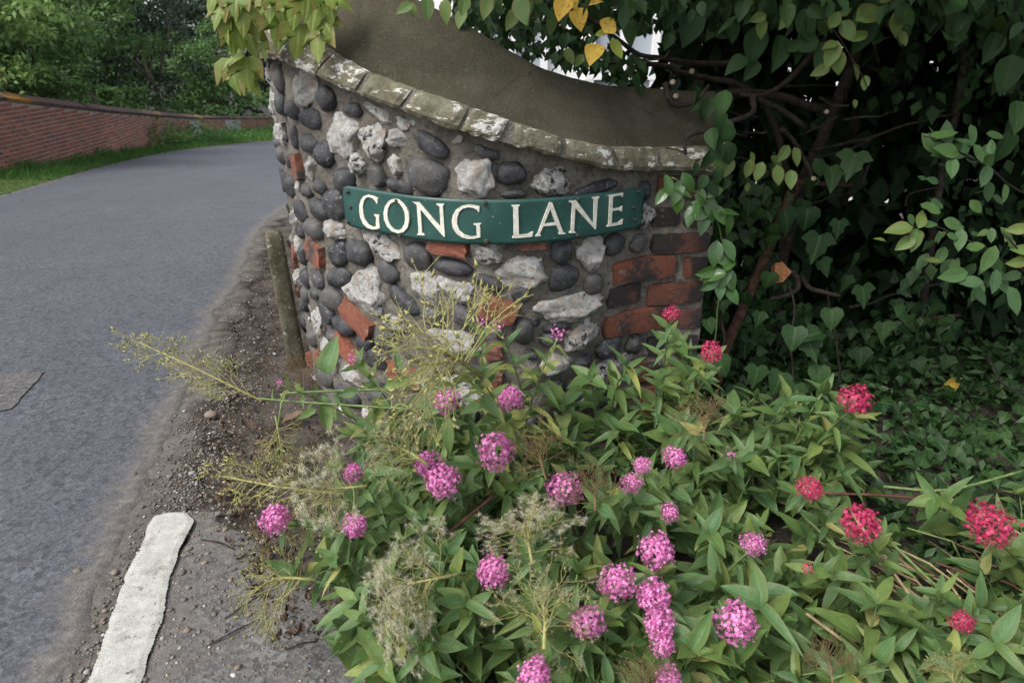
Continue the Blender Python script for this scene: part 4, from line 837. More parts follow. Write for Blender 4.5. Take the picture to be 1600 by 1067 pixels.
BR += [([(1640, 330, 2.1), (1545, 265, 1.96), (1480, 225, 1.9), (1440, 215, 1.9)], (.005, .002), 'twig'), ([(1660, 470, 2.0), (1550, 395, 1.88), (1470, 355, 1.86), (1400, 360, 1.86)], (.005, .002), 'twig'), ([(1650, 440, 1.9), (1600, 400, 1.85), (1570, 365, 1.84)], (.004, .002), 'twig'), ([(1240, -30, 1.95), (1300, 40, 1.92), (1330, 95, 1.9), (1355, 140, 1.9)], (.003, .0015), 'twig'), ([(1150, -20, 1.95), (1180, 20, 1.92), (1195, 55, 1.91)], (.003, .0015), 'twig'), ([(1560, -30, 2.05), (1490, 20, 2.04), (1450, 60, 2.04)], (.004, .002), 'twig'), ([(860, -30, 1.92), (915, 20, 1.93), (960, 60, 1.94), (930, 88, 1.94)], (.004, .0015), 'twig')]
ENDS = []
for pts, r, nm in BR: _, P = br(HG, pts, r, nm); ENDS.append(P[-1])
random.seed(21)
for q in range(34):   # twiggy tangle behind the gap in the hedge
    x, y, Y = random.uniform(1010, 1420), random.uniform(60, 330), random.uniform(2.15, 2.7); a = random.uniform(0, 6.28); l = random.uniform(40, 130)
    br(HG, [(x, y, Y), (x+math.cos(a)*l*.5+random.gauss(0, 12), y+math.sin(a)*l*.3, Y+random.uniform(-.1, .1)), (x+math.cos(a)*l, y+math.sin(a)*l*.5, Y+random.uniform(-.15, .1))], (.007, .002), 'twig', None, 5)
for x, y, Y in ((1080, 113, 2.2), (1050, 130, 2.1), (1270, 280, 2.24), (1132, 228, 1.98), (1055, 152, 2.1), (1290, 176, 2.3)):
    mb = MB(); p = Vector(atY(x, y, Y)); mb.tube([p, p+BACKV*.01], .008, 8); part("cut_end", mb.mesh("cut_end", M_CUTPALE), HG)
# torn branch stub, orange inside
mb = MB(); V = []; cp = Vector(atY(1222, 428, 2.22)); 
for k, (x, y, z) in enumerate([(-13, -20, 0), (-2, -22, .012), (9, -14, -.006), (16, -3, .010), (9, 8, -.008), (1, 15, .008), (-13, 18, -.006)]): V += [cp+(RIGHTV*x-UPV*y)*.0019+BACKV*z, cp+(RIGHTV*x*.8-UPV*y*.8)*.0019-BACKV*.05]
mb.add(V, [(0, 2, 4, 6, 8, 10, 12)]+[(2*k, 2*k+1, (2*k+3) % 14, (2*k+2) % 14) for k in range(7)]+[(1, 13, 11, 9, 7, 5, 3)]); part("torn_stub", mb.mesh("torn_stub", M_CUT, False), HG)
# key leaves read off the photograph
KEY = [('y', 878, 14, 1.85, 42, -110), ('y', 905, 30, 1.9, 40, -80), ('y', 893, -2, 1.9, 40, -60), ('y', 927, 84, 1.9, 44, -112), ('yg', 964, 76, 1.92, 40, -60), ('yg', 940, 52, 1.92, 26, 200), ('y', 952, 38, 1.92, 40, 60), ('y', 925, 4, 1.95, 40, 20), ('g', 632, 12, 1.75, 34, 215), ('g', 645, 16, 1.77, 26, -70), ('g', 668, 12, 1.75, 42, -85), ('g', 696, 18, 1.78, 42, -95), ('g', 725, 8, 1.8, 38, -100), ('g', 760, 10, 1.85, 44, -110), ('g', 815, 14, 1.8, 56, -80), ('g', 800, 30, 1.9, 44, -130), ('g', 840, 10, 1.85, 40, -75), ('g', 775, 2, 1.9, 40, -60), ('g', 862, 36, 1.9, 40, -90), ('g', 720, 28, 1.9, 38, -110), ('g', 890, 88, 1.98, 32, -60), ('g', 905, 95, 2.0, 26, -130), ('gd', 985, 50, 2.0, 44, -100), ('gd', 1050, 22, 2.0, 46, -100), ('gd', 1080, 45, 2.0, 60, -120), ('gd', 1145, 46, 2.0, 40, -80), ('gd', 1150, 18, 2.0, 36, -60), ('gd', 1180, 70, 1.95, 60, -95), ('gd', 1260, 40, 1.95, 50, -70), ('gd', 1258, 68, 1.95, 46, 190), ('gd', 1220, 80, 1.95, 60, -95), ('gd', 1290, 90, 1.95, 60, -110), ('gl', 1305, 30, 1.9, 36, 60), ('gl', 1345, 55, 1.9, 36, 40), ('gl', 1360, 20, 1.9, 60, 30), ('gl', 1400, 40, 1.95, 36, -90), ('gd', 1350, 55, 1.95, 56, -100), ('gd', 1370, 15, 2.0, 60, 10),
 ('gl', 1165, 10, 1.9, 36, 30), ('gl', 1185, 28, 1.9, 30, 200), ('gl', 1190, 45, 1.9, 34, -80), ('gl', 1205, 15, 1.9, 26, 20), ('gl', 1325, 48, 1.9, 40, -70), ('gl', 1300, 85, 1.88, 44, -110), ('gl', 1310, 98, 1.88, 40, -80), ('gl', 1298, 70, 1.88, 30, 200), ('gl', 1352, 130, 1.9, 24, -90), ('gl', 1400, 35, 1.9, 30, 100), ('gl', 1412, 60, 1.9, 26, -60),
 ('gl', 1122, 258, 1.97, 32, -80), ('gl', 1138, 262, 1.97, 36, -110), ('gl', 1170, 264, 2.0, 34, -95), ('gl', 1186, 268, 2.0, 36, -110), ('gl', 1216, 274, 2.02, 36, -80), ('gl', 1236, 280, 2.02, 36, -95), ('g', 1225, 240, 2.05, 34, -120), ('g', 1245, 245, 2.05, 34, -70), ('gd', 1280, 262, 2.05, 34, -60),
 ('gd', 1112, 215, 1.93, 40, -95), ('gd', 1132, 205, 1.93, 44, -100), ('gd', 1138, 240, 1.93, 44, -80), ('gd', 1130, 160, 1.95, 44, -100), ('gd', 1120, 235, 1.93, 42, -60), ('gd', 1106, 250, 1.92, 36, -110), ('gd', 1125, 190, 1.95, 40, -80), ('gd', 1108, 168, 1.97, 38, -100), ('gd', 1122, 275, 1.92, 34, -80), ('gd', 1098, 285, 1.92, 30, -120), ('gd', 1090, 150, 1.97, 34, -70), ('gd', 1115, 295, 1.93, 34, -60), ('gd', 1495, 45, 2.0, 52, -95), ('gd', 1552, 72, 2.0, 46, -110), ('gd', 1575, 115, 2.0, 56, -100), ('gd', 1480, 12, 2.05, 46, -100), ('gd', 1535, 20, 2.05, 50, -60), ('gd', 1570, 230, 2.0, 50, -95), ('gd', 1592, 180, 2.0, 50, -90),
 ('gm', 1475, 210, 1.9, 56, 15), ('gm', 1480, 235, 1.88, 60, 170), ('gm', 1470, 240, 1.9, 46, 190), ('gm', 1520, 210, 1.92, 40, -80), ('gm', 1488, 262, 1.86, 46, -100), ('gm', 1530, 240, 1.9, 40, -60), ('gm', 1540, 275, 1.92, 46, -110), ('gm', 1460, 215, 1.92, 30, 150), ('gm', 1545, 300, 1.95, 40, -80), ('gm', 1510, 230, 1.88, 36, 40),
 ('gl', 1405, 357, 1.85, 44, 185), ('gl', 1440, 342, 1.85, 34, 70), ('gl', 1430, 375, 1.84, 40, -100), ('gl', 1415, 380, 1.84, 36, 215), ('gm', 1455, 325, 1.85, 50, 160), ('gm', 1490, 350, 1.86, 46, -20), ('gm', 1500, 375, 1.84, 46, -100), ('gm', 1450, 350, 1.85, 40, 0), ('gm', 1525, 385, 1.85, 40, 10), ('gm', 1545, 405, 1.84, 56, -110), ('gm', 1490, 430, 1.84, 60, 190), ('gm', 1515, 440, 1.83, 50, 175), ('gm', 1555, 440, 1.83, 50, -100), ('gl', 1590, 358, 1.83, 30, 180), ('gl', 1597, 390, 1.83, 30, 170), ('gl', 1590, 410, 1.83, 30, 190), ('gm', 1585, 470, 1.83, 60, -70), ('gm', 1575, 370, 1.85, 46, -60), ('gm', 1470, 400, 1.88, 44, -120)]
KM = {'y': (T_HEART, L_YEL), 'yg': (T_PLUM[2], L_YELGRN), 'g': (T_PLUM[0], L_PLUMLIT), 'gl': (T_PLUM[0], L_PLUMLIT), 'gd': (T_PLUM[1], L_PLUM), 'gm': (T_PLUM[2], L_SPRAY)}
KEYN = 0
random.seed(77)
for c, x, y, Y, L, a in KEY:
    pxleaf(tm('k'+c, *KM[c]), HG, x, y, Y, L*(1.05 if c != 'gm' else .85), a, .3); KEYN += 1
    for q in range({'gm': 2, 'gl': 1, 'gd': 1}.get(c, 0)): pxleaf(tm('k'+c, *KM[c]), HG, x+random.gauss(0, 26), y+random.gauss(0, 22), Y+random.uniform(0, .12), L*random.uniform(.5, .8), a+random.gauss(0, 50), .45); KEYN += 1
# the rest of the hedge's leaves
random.seed(5); lv = []
def add_leaf(p, L, nrm=None, tip=None): lv.append((p, L, tip or Vector((random.gauss(0, .6), random.gauss(0, .6)-.2, -.8)), nrm or rnd_tilt((-.1, -.7, .6), .45)))
for _ in range(13000):   # canopy over the wall
    x, Y = random.uniform(-.35, 3.0), random.uniform(1.62, 3.3); lo = 1.33-.03*max(0, x)+.06*N3((x, Y, 0), 2.2)+.12*max(0, .35-abs(Y-2.4)) ; px = 800+x/Y*1010
    if 720 < px < 1110 and Y > 1.95: lo = 1.315+.05*N3((x, Y, 3), 5)
    if px < 720: lo = 1.42+max(0, (720-px)/700)
    lo += max(0, 1.85-Y)*.5; z = lo+abs(random.gauss(0, .36)); add_leaf((x, Y, z), random.uniform(.032, .068))
for _ in range(3400):   # right-hand wing of the hedge
    x, Y, z = random.uniform(1.15, 3.2), random.uniform(2.0, 2.9), random.uniform(.35, 1.6)
    if x/Y < .62 and N3((x, Y, z), 2.5) < .1: continue
    if N3((x, Y, z), 2.2) < .08: continue
    add_leaf((x, Y, z), random.uniform(.032, .068))
for _ in range(430):    # hanging fringe against the white house
    px, py = random.uniform(725, 1010), 0; py = random.uniform(0, 50)+max(0, (px-760))*.30+random.random()*22; Y = random.uniform(2.0, 2.7); add_leaf(tuple(atY(px, py, Y)), random.uniform(.03, .05))
score = []
for k, (p, L, t, n) in enumerate(lv):
    q = vis(p); score.append((0 if q and -20 < q[0] < 1620 and -20 < q[1] < 1000 else 1, (q[2] if q else 9), k))
score.sort(); near = set(s[2] for s in score[:300-KEYN]); rest = []
for k, (p, L, t, n) in enumerate(lv):
    M = leafM(p, t, n, L)
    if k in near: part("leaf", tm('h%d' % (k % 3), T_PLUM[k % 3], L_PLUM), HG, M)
    else: rest.append(M)
part("foliage", scatter_mesh("foliage", T_SMALL, [M @ Matrix.Diagonal((1.15, 1, 1, 1)) for M in rest], L_PLUM), HG, None, 'stuff')
# dense thicket closing the view behind
Ms = []
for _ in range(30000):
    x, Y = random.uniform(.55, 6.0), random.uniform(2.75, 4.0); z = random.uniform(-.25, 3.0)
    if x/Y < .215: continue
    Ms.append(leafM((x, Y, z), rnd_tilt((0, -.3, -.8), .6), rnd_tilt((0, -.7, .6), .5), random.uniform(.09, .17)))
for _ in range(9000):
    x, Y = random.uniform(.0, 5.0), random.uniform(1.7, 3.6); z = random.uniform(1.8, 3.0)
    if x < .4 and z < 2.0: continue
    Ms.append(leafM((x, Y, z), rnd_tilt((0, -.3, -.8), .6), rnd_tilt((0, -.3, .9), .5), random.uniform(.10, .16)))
tag(part("thicket", scatter_mesh("thicket", T_SMALL, Ms, L_DEEP)), "thicket with shade-darkened leaves deep behind the hedge", "thicket", kind='stuff')

# ivy climbing from the wall end
IV = root("ivy", (1.1, 2.4, 0), "dark ivy climbing in the hollow right of the brick quoin", "ivy"); random.seed(31); Ms = []; keyi = [(1230, 350, 2.15, 50, -70), (1260, 345, 2.2, 44, -90), (1275, 390, 2.15, 52, -100), (1290, 420, 2.2, 34, -60), (1335, 410, 2.2, 30, -90), (1350, 465, 2.1, 40, -80), (1320, 445, 2.2, 32, -100), (1240, 530, 2.05, 46, -100), (1270, 550, 2.05, 40, -70), (1265, 525, 2.05, 40, 200), (1215, 600, 2.0, 46, -110), (1180, 590, 2.0, 42, -100), (1150, 620, 2.0, 44, -80), (1300, 500, 2.1, 40, -90), (1330, 260, 2.2, 50, -110), (1300, 280, 2.2, 46, -90), (1165, 470, 2.15, 32, -80), (1130, 480, 2.08, 26, -90), (1185, 500, 2.1, 30, -100), (1110, 510, 2.02, 30, -70), (1100, 590, 1.98, 46, -90), (1080, 570, 1.98, 40, 200), (1130, 575, 1.96, 44, -60), (1075, 670, 1.85, 52, -100), (1110, 680, 1.85, 54, -75), (1200, 440, 2.2, 34, -100), (1310, 360, 2.2, 34, -90), (1380, 520, 2.2, 34, -90), (1280, 590, 2.05, 40, -90), (1240, 620, 1.98, 46, -100), (1345, 560, 2.2, 36, -90)]
for k, (x, y, Y, L, a) in enumerate(keyi): pxleaf(tm('iv%d' % (k % 3), T_IVY[k % 3], L_IVY), IV, x, y, Y, L, a, .35)
cnt = len(keyi); lst = []
for _ in range(1700):
    x = random.uniform(.74, 1.75); Y = 2.25+random.random()*.45+.1*N3((x, 0, 0), 3); z = random.uniform(-.02, .82)**1.0
    if x < .8 and z > .7: continue
    if x > 1.1 and z > .12+.4*random.random()**2: continue
    if N3((x, Y, z), 3.2) < -.12+.25*max(0, z-.3): continue
    lst.append(((Y), (x, Y, z)))
lst.sort()
for k, (_, p) in enumerate(lst):
    L = random.uniform(.028, .066); M = leafM(p, rnd_tilt((0, -.25, -1), .5), rnd_tilt((0, -.9, .45), .5), L)
    if cnt < 300: part("leaf", tm('iv%d' % (k % 3), T_IVY[k % 3], L_IVY), IV, M); cnt += 1
    else: Ms.append(M)
part("foliage", scatter_mesh("foliage", T_IVY[0], Ms, L_IVY), IV, None, 'stuff')
for pts in ([(1128, 520, 2.1), (1120, 470, 2.12), (1135, 440, 2.12), (1130, 380, 2.15), (1140, 300, 2.2)], [(1120, 560, 2.08), (1130, 530, 2.08), (1128, 490, 2.1)], [(1240, 640, 2.1), (1235, 560, 2.15), (1240, 480, 2.2), (1215, 400, 2.3)], [(1300, 640, 2.2), (1310, 560, 2.25), (1290, 450, 2.3)]): br(IV, pts, (.006, .004), 'stem')
# rusty iron stay
_st, _ = br(None, [(1243, 288, 2.42), (1190, 415, 2.33), (1136, 540, 2.24), (1120, 600, 2.2)], (.024, .024), 'iron_stay', M_RUST, 8, 0); tag(_st, "rusty iron bar slanting up from the ivy into the hedge", "iron bar")
_rl, _ = br(None, [(1245, 285, 2.46), (1290, 288, 2.6), (1330, 290, 2.75)], (.012, .012), 'iron_rail', M_RUST, 8, 0); tag(_rl, "thin rusty rail meeting the top of the slanting bar", "iron rail")
_rl, _ = br(None, [(1290, 520, 2.75), (1390, 505, 2.75), (1500, 492, 2.75)], (.011, .011), 'iron_rail', M_RUST, 8, 0); tag(_rl, "low rusty fence rail in the dark under the hedge", "iron rail")
# glossy sprig over the quoin
SPG = root("evergreen_sprig", (.72, 2.1, .2), "glossy evergreen sprig trailing over the top quoin bricks", "sprig")
br(SPG, [(1110, 560, 2.1), (1125, 470, 2.08), (1130, 380, 2.06), (1105, 320, 1.97), (1085, 300, 1.92), (1050, 278, 1.90)], (.004, .002), 'stem', M_STEM, 6)
random.seed(41)
for k, (x, y, L, a) in enumerate([(1045, 290, 34, -70), (1058, 300, 36, -110), (1035, 305, 32, -130), (1075, 285, 32, -60), (1068, 300, 28, -20), (1080, 330, 40, -120), (1100, 345, 42, -100), (1112, 325, 38, -70), (1125, 335, 38, -50), (1140, 330, 30, 10), (1118, 300, 28, 30), (1095, 308, 28, -90), (1140, 350, 34, -80), (1118, 395, 38, -100), (1140, 390, 36, -60), (1130, 405, 30, -30), (1115, 430, 40, 190), (1130, 430, 42, -110), (1108, 425, 38, 200), (1142, 435, 38, -60), (1125, 450, 34, -90), (1145, 460, 32, -50), (1110, 445, 32, 215), (1140, 410, 30, 60), (1095, 335, 34, 200), (1060, 318, 30, -90)]): pxleaf(tm('gl%d' % (k % 2), T_GLOSS[k % 2], L_GLOSS), SPG, x, y, 1.90+.07*(x > 1090), L*1.05, a, .4)

# creeper at the top of the wall's flank
CR = root("creeper", tuple(wp(wall_hit(450, 60)[0], 1.2, .02)), "yellow green creeper with red leaf edges draped over the wall top", "creeper"); random.seed(51)
CL = [(690,290,250,-95),(860,380,250,-92),(1040,390,260,-95),(1140,270,200,-60),(1010,130,250,-95),(830,110,230,-95),(470,190,280,-95),(600,60,200,-100),(350,180,220,-90),(300,310,220,-80),(430,400,220,-75),(190,290,170,-100),(110,150,180,-115),(230,170,200,-95),(360,50,200,-85),(240,540,200,-160),(255,690,260,-80),(380,680,240,-95),(440,790,180,-60),(320,720,220,-85),(1160,40,220,-80),(1260,10,190,-20),(950,40,230,-90),(700,60,220,-85),(540,470,130,-90),(410,20,180,-60),(150,60,190,-110),(280,60,190,-95),(780,-20,230,-90),(1080,-30,230,-70),(520,-30,220,-90),(60,0,200,-120),(260,420,150,-80)]
for k, (x, y, L, a) in enumerate(CL):
    X, Y_ = 320+x/5.93, y/5.93; i, z, t = wall_hit(max(X, 412), Y_, .07); d = max(1.9, (EYE+ray(X, Y_)*t)[1]-random.uniform(0, .08)); pxleaf(tm('cr%d' % (k % 2), T_CREEP[k % 2], L_CREEP), CR, X, Y_, d, L/5.93*1.0, a, .3, 1.12)
for pts in ([(440, -30, 2.4), (400, 20, 2.4), (370, 70, 2.42), (360, 130, 2.42)], [(540, -20, 2.1), (500, 20, 2.12), (450, 50, 2.2), (410, 70, 2.3)], [(350, 5, 2.3), (330, 8, 2.25), (318, -4, 2.2)]): br(CR, pts, (.003, .0015), 'stem', M_STEMRED, 5)

# ------------------------------------------------------------------ valerian: heads, seed heads, leaves
def floret():
    V, Fc, UV = [], [], []
    for k in range(5):
        a = 2*math.pi*k/5; c, s = math.cos(a), math.sin(a); b = len(V)
        for r, w, z in ((.0, .12, 0), (.6, .30, .10), (1.0, .16, -.02)): V += [(c*r-s*w, s*r+c*w, z), (c*r+s*w, s*r-c*w, z)]; UV += [(0, 0)]*2
        Fc += [(b, b+1, b+3, b+2), (b+2, b+3, b+5, b+4)]
    b = len(V); 
    for k in range(3): a = 2*math.pi*k/3; V += [(.1*math.cos(a), .1*math.sin(a), 0), (.06*math.cos(a), .06*math.sin(a), -1.8)]; UV += [(0, 0)]*2
    Fc += [(b+2*k, b+2*k+1, b+(2*k+3) % 6, b+(2*k+2) % 6) for k in range(3)]; return V, Fc, UV
FLO = floret()
def head_mesh(seed, mat, n=120, squash=.85, loose=.12):
    rs = np.random.RandomState(seed); Ms = []; tints = []
    lob = rs.randn(5, 3); lob /= np.linalg.norm(lob, axis=1)[:, None]
    cut = rs.uniform(-.8, -.52)
    for k in range(n):
        z = 1-1.62*(k+.5)/n; a = k*2.39996+rs.rand()*.5; r = math.sqrt(max(0, 1-z*z)); u = np.array([r*math.cos(a), r*math.sin(a), z])
        if n > 60 and N3(u*1.5+seed*3.1) < cut: continue
        kk = .80+.22*max(0, (lob@u).max())**2+rs.randn()*loose*.7-.16*rs.rand()+.12*N3(u*2.2+seed); nr = Vector(u)+Vector(rs.randn(3))*.35; x = nr.orthogonal(); s = (.092 if n > 60 else .2)*(.75+.5*rs.rand()); nr.normalize(); x = (Matrix.Rotation(rs.rand()*6.28, 3, nr)@x).normalized(); y = nr.cross(x)
        if k % 3 == 0 and n > 60: kk *= .68
        Ms.append(frame(Vector(u*kk)*1.0, x, y, nr, s, s, s)); tints.append(rs.rand())
    V, Fc, UV, t = scatter(FLO, Ms, tints); V = V*np.array([1, 1, squash]); return mesh("flower_head", V, Fc, mat, True, UV, t)
PH = [head_mesh(i, M_PINK, 330+60*(i % 3), (.8, .95, .88, 1.02, .74)[i % 5]) for i in range(9)]; RH = [head_mesh(50+i, M_RED, 330, .68+.05*i) for i in range(5)]; PSM = [head_mesh(80+i, M_PINK, 26, 1.0, .45) for i in range(2)]; RSM = [head_mesh(90, M_RED, 36, .9, .2)]
def seed_mesh(seed, spike=False, fluff=False, mat=None):
    """unit panicle along +Z: opposite forking branchlets, beads at the tips, perhaps fluff"""
    rs = random.Random(seed); mb = MB(); fl = []
    def fork(p, d, l, r, lev):
        e = p+d*l+Vector((rs.gauss(0, .02), rs.gauss(0, .02), rs.gauss(0, .02))); mb.tube([p, (p+e)/2+Vector((rs.gauss(0, .012), rs.gauss(0, .012), 0)), e], [r, r*.85, r*.7], 3, False)
        if lev == 0:
            if rs.random() < .8: q = e; s = .009+rs.random()*.009; mb.add([q+Vector((s, 0, 0)), q+Vector((-s*.5, s*.8, 0)), q+Vector((-s*.5, -s*.8, 0)), q+d*s*2.5, q-d*s], [(0, 1, 3), (1, 2, 3), (2, 0, 3), (1, 0, 4), (2, 1, 4), (0, 2, 4)])
            if fluff and rs.random() < .85: fl.append(e)
            return
        ax = d.orthogonal().normalized(); ax = Matrix.Rotation(rs.random()*6.28, 3, d)@ax
        for sgn in (1, -1):
            q = (Matrix.Rotation(sgn*rs.uniform(.35, .75), 3, ax)@d).normalized(); fork(e, q, l*rs.uniform(.55, .85), r*.75, lev-1)
        if lev > 1 and rs.random() < .5: fork(e, (d+Vector((rs.gauss(0, .2), rs.gauss(0, .2), 0))).normalized(), l*.6, r*.7, lev-1)
    if spike:
        mb.tube([Vector((0, 0, -.05)), Vector((.02, 0, .5)), Vector((0, .02, 1.0))], [.018, .014, .009], 5)
        for k in range(12):
            z = .05+.9*k/12
            for q in range(2):
                a = k*1.57+q*math.pi+rs.gauss(0, .3); el = rs.uniform(.5, .9); d = Vector((math.cos(a)*math.cos(el), math.sin(a)*math.cos(el), math.sin(el))); fork(Vector((0, 0, z)), d, .15*(1.1-.5*z)*rs.uniform(.8, 1.2), .006, 3)
        fork(Vector((0, .02, 1)), Vector((0, 0, 1)), .1, .006, 2)
    else:
        mb.tube([Vector((0, 0, -.1)), Vector((.01, 0, .2)), Vector((0, .01, .42))], [.018, .014, .010], 5)
        for k in range(21):
            a = k*2.4+rs.gauss(0, .3); el = rs.uniform(-.15, 1.45); d = Vector((math.cos(a)*math.cos(el), math.sin(a)*math.cos(el), math.sin(el))); fork(Vector((0, .005, .06+.34*rs.random())), d, rs.uniform(.16, .24), .0065, 3)
    V = [tuple(v) for v in mb.V]; me = mesh("seed_head", V, mb.F, mat or M_SEED, True)
    if fl:
        base = len(V); FV, FF = [], []
        for e in fl:
            for _ in range(30):
                d = Vector((rs.gauss(0, 1), rs.gauss(0, 1), rs.gauss(.3, 1))).normalized()*rs.uniform(.03, .085); w = d.orthogonal().normalized()*.0011; b = len(FV); FV += [e-w, e+w, e+d]; FF.append((b, b+1, b+2))
        me2 = mesh("fluff", [tuple(v) for v in FV], FF, M_FLUFF, False, None, [rs.random() for _ in FV]); return me, me2
    return me, None
SH = [seed_mesh(i, False, i in (0, 2), M_SEED if i != 3 else M_SEEDOLD) for i in range(4)]; SPK = [seed_mesh(20, True, False, M_SEED), seed_mesh(21, True, False, M_SEED)]
ZTAB = ([480, 560, 620, 700, 800, 900, 1000, 1067, 1110], [.58, .47, .42, .35, .29, .25, .23, .21, .2])
def inplace(p, gap=.07):
    """keep a point in front of the wall"""
    r = P0[:, 0]; i = int(np.argmin(np.abs(P0[300:, 0]-p[0])))+300
    if -.85 < p[0] < .72: 
        ym = P0[i, 1]-gap
        if p[1] > ym: d = p-EYE; return EYE+d*(ym/p[1])
    return p
def headpos(x, y, dz=0): return inplace(atZ(x, y, float(np.interp(y, *ZTAB))+dz))
def orient(d):
    z = Vector(d).normalized(); x = z.orthogonal().normalized(); x = Matrix.Rotation(random.random()*6.28, 3, z)@x; return x, z.cross(x), z
VAL = []
def stem_curve(b, h, sag=.0, side=None):
    b, h = Vector(b), Vector(h); m = (b+h)/2; m = Vector((b.x*.45+h.x*.55, b.y*.45+h.y*.55, b.z*.3+h.z*.7)); m += Vector((random.gauss(0, .02), random.gauss(0, .02), sag)); return [b*(1-t)**2+m*2*t*(1-t)+h*t*t for t in np.linspace(0, 1, 9)]
class Plant:
    def __init__(s, bx, by, label, leafmat=None, kind='pink', nleaf=1.0, yel=.035):
        s.yel = yel
        p = inplace(ground(bx, by), .1); s.b = Vector((p[0], p[1], gz(p[0], p[1])-.01)); s.r = root("valerian_plant", s.b, label, "valerian", "valerian plants in front of the wall"); s.mat = leafmat or L_VAL; s.kind = kind; s.n = 0; s.nl = nleaf; VAL.append(s); s.key = s.mat.name
    def leaf(s, p, tip, nrm, L, mat=None):
        if s.n >= 298: return
        k = random.randrange(6); mat = mat or (L_VALYEL if random.random() < s.yel else s.mat); part("leaf", tm('v%d%s' % (k, mat.name), T_VAL[k], mat), s.r, leafM(p, tip, nrm, L, L*random.uniform(.85, 1.15))); s.n += 1
    def stem(s, h, r=.0026, pairs=None, mat=None, base=None, Lmax=.085, f0=.12, sag=0, top=True):
        b = base if base is not None else s.b+Vector((random.gauss(0, .035), random.gauss(0, .035), 0)); P = stem_curve(b, h, sag); mb = MB(); mb.tube(P, [r*(1.25-.6*k/8) for k in range(9)], 6); part("stem", mb.mesh("stem", mat or M_STEM), s.r)
        ln = sum((P[k+1]-P[k]).length for k in range(8)); pairs = pairs if pairs is not None else max(2, int(ln/.052)); a0 = random.random()*3
        for q in range(pairs):
            f = f0+(.98-f0)*(q+.5)/pairs if pairs > 0 else 0; k = min(7, int(f*8)); t = f*8-k; p = P[k]*(1-t)+P[k+1]*t; d = (P[k+1]-P[k]).normalized(); ax = d.orthogonal().normalized(); ax = Matrix.Rotation(a0+q*1.57+random.gauss(0, .25), 3, d)@ax; L = Lmax*(1.0-.45*f)*random.uniform(.75, 1.2)
            for sg in (1, -1): s.leaf(p+ax*sg*r, ax*sg+d*random.uniform(.25, .8)+Vector((0, 0, random.uniform(-.1, .3))), d*.9+Vector((0, -.25, .5))-ax*sg*.3, L*random.uniform(.85, 1.1))
        if top:   # tuft of young leaves
            d = (P[8]-P[7]).normalized(); ax = d.orthogonal().normalized()
            for q in range(4):
                v = Matrix.Rotation(q*1.57+random.gauss(0, .3), 3, d)@ax; s.leaf(P[8], v+d*random.uniform(.5, 1.4), d-v*.5+Vector((0, -.2, .2)), Lmax*random.uniform(.45, .75))
        return P
    def head(s, x, y, dpx, small=None, dz=0, **kw):
        p = headpos(x, y, dz+.03); t = np.linalg.norm(p-EYE); R = dpx*t/F/2*(.93 if s.kind == 'red' else 1); hp = Vector(p); P = s.stem(hp-Vector((0, -.2, .6)).normalized()*0-Vector((0, 0, R*.5)), top=False, f0=.1, **kw)
        small = dpx < 26 if small is None else small; pool = (PSM if s.kind == 'pink' else RSM) if small else (PH if s.kind == 'pink' else RH); d = (P[8]-P[7]).normalized()*.5+Vector((0, -.35, .5)); part("flower_head", random.choice(pool), s.r, frame(hp, *orient(d), R, R, R)); return P
    def seed(s, x, y, x2, y2, spike=False, k=0, w=1.0, dz=0, dz2=None, **kw):
        lift = 0 if spike else .07; w *= 1.0 if spike else 1.3; a = Vector(headpos(x, y, dz+lift)); b = Vector(headpos(x2, y2, (dz if dz2 is None else dz2)+lift)); L = (b-a).length*(1 if spike else 1.1); s.stem(a, top=False, **kw); me, fl = (SPK[k % 2] if spike else SH[k % 4]); z = (b-a).normalized(); X, Y, Z = orient(z); M = frame(a, X, Y, Z, L*w, L*w, L); o = part("seed_head", me, s.r, M)
        if fl: part("seed_fluff", fl, s.r, M)
random.seed(61)
p = Plant(640, 850, "leftmost pink valerian sprawling toward the white road line"); [p.head(*h) for h in ((431, 810, 48), (551, 737, 34), (555, 821, 42))]; p.seed(520, 770, 350, 745, True, 0, .8, 0); p.seed(480, 905, 360, 900, False, 1, 1.0, -.12); p.seed(560, 760, 440, 770, False, 0, .9)
p = Plant(730, 790, "pink valerian with twin round heads below the sign's first word"); [p.head(*h) for h in ((666, 725, 48), (690, 751, 60), (776, 704, 66))]; p.seed(660, 720, 580, 670, False, 2, 1.1); p.seed(850, 740, 825, 655, False, 3, .7)
p = Plant(800, 700, "tall yellowing valerian against the wall under the sign", None, 'pink', 1.0, .4); [p.head(*h) for h in ((797, 622, 46), (754, 505, 20), (778, 510, 22), (872, 523, 25))]; p.seed(740, 580, 610, 490, False, 1, 1.0, .08, .14); p.seed(725, 585, 600, 545, False, 0, .6, .08, .10)
p = Plant(680, 705, "valerian with long seed stalk reaching out over the road"); [p.head(*h) for h in ((697, 625, 46), (551, 561, 18), (437, 598, 12))]
B0 = Vector(headpos(660, 640)); 
p.seed(400, 622, 215, 535, True, 1, .55, .0, .04, base=B0, pairs=4, Lmax=.07, r=.003)
def looseseed(pl, x, y, x2, y2, k, w=1.0, dz=0, dz2=0, spike=False):
    a, b = Vector(headpos(x, y, dz)), Vector(headpos(x2, y2, dz2)); L = (b-a).length; me, fl = (SPK[k % 2] if spike else SH[k % 4]); X, Y, Z = orient((b-a).normalized()); M = frame(a, X, Y, Z, L*w, L*w, L); part("seed_head", me, pl.r, M)
    if fl: part("seed_fluff", fl, pl.r, M)
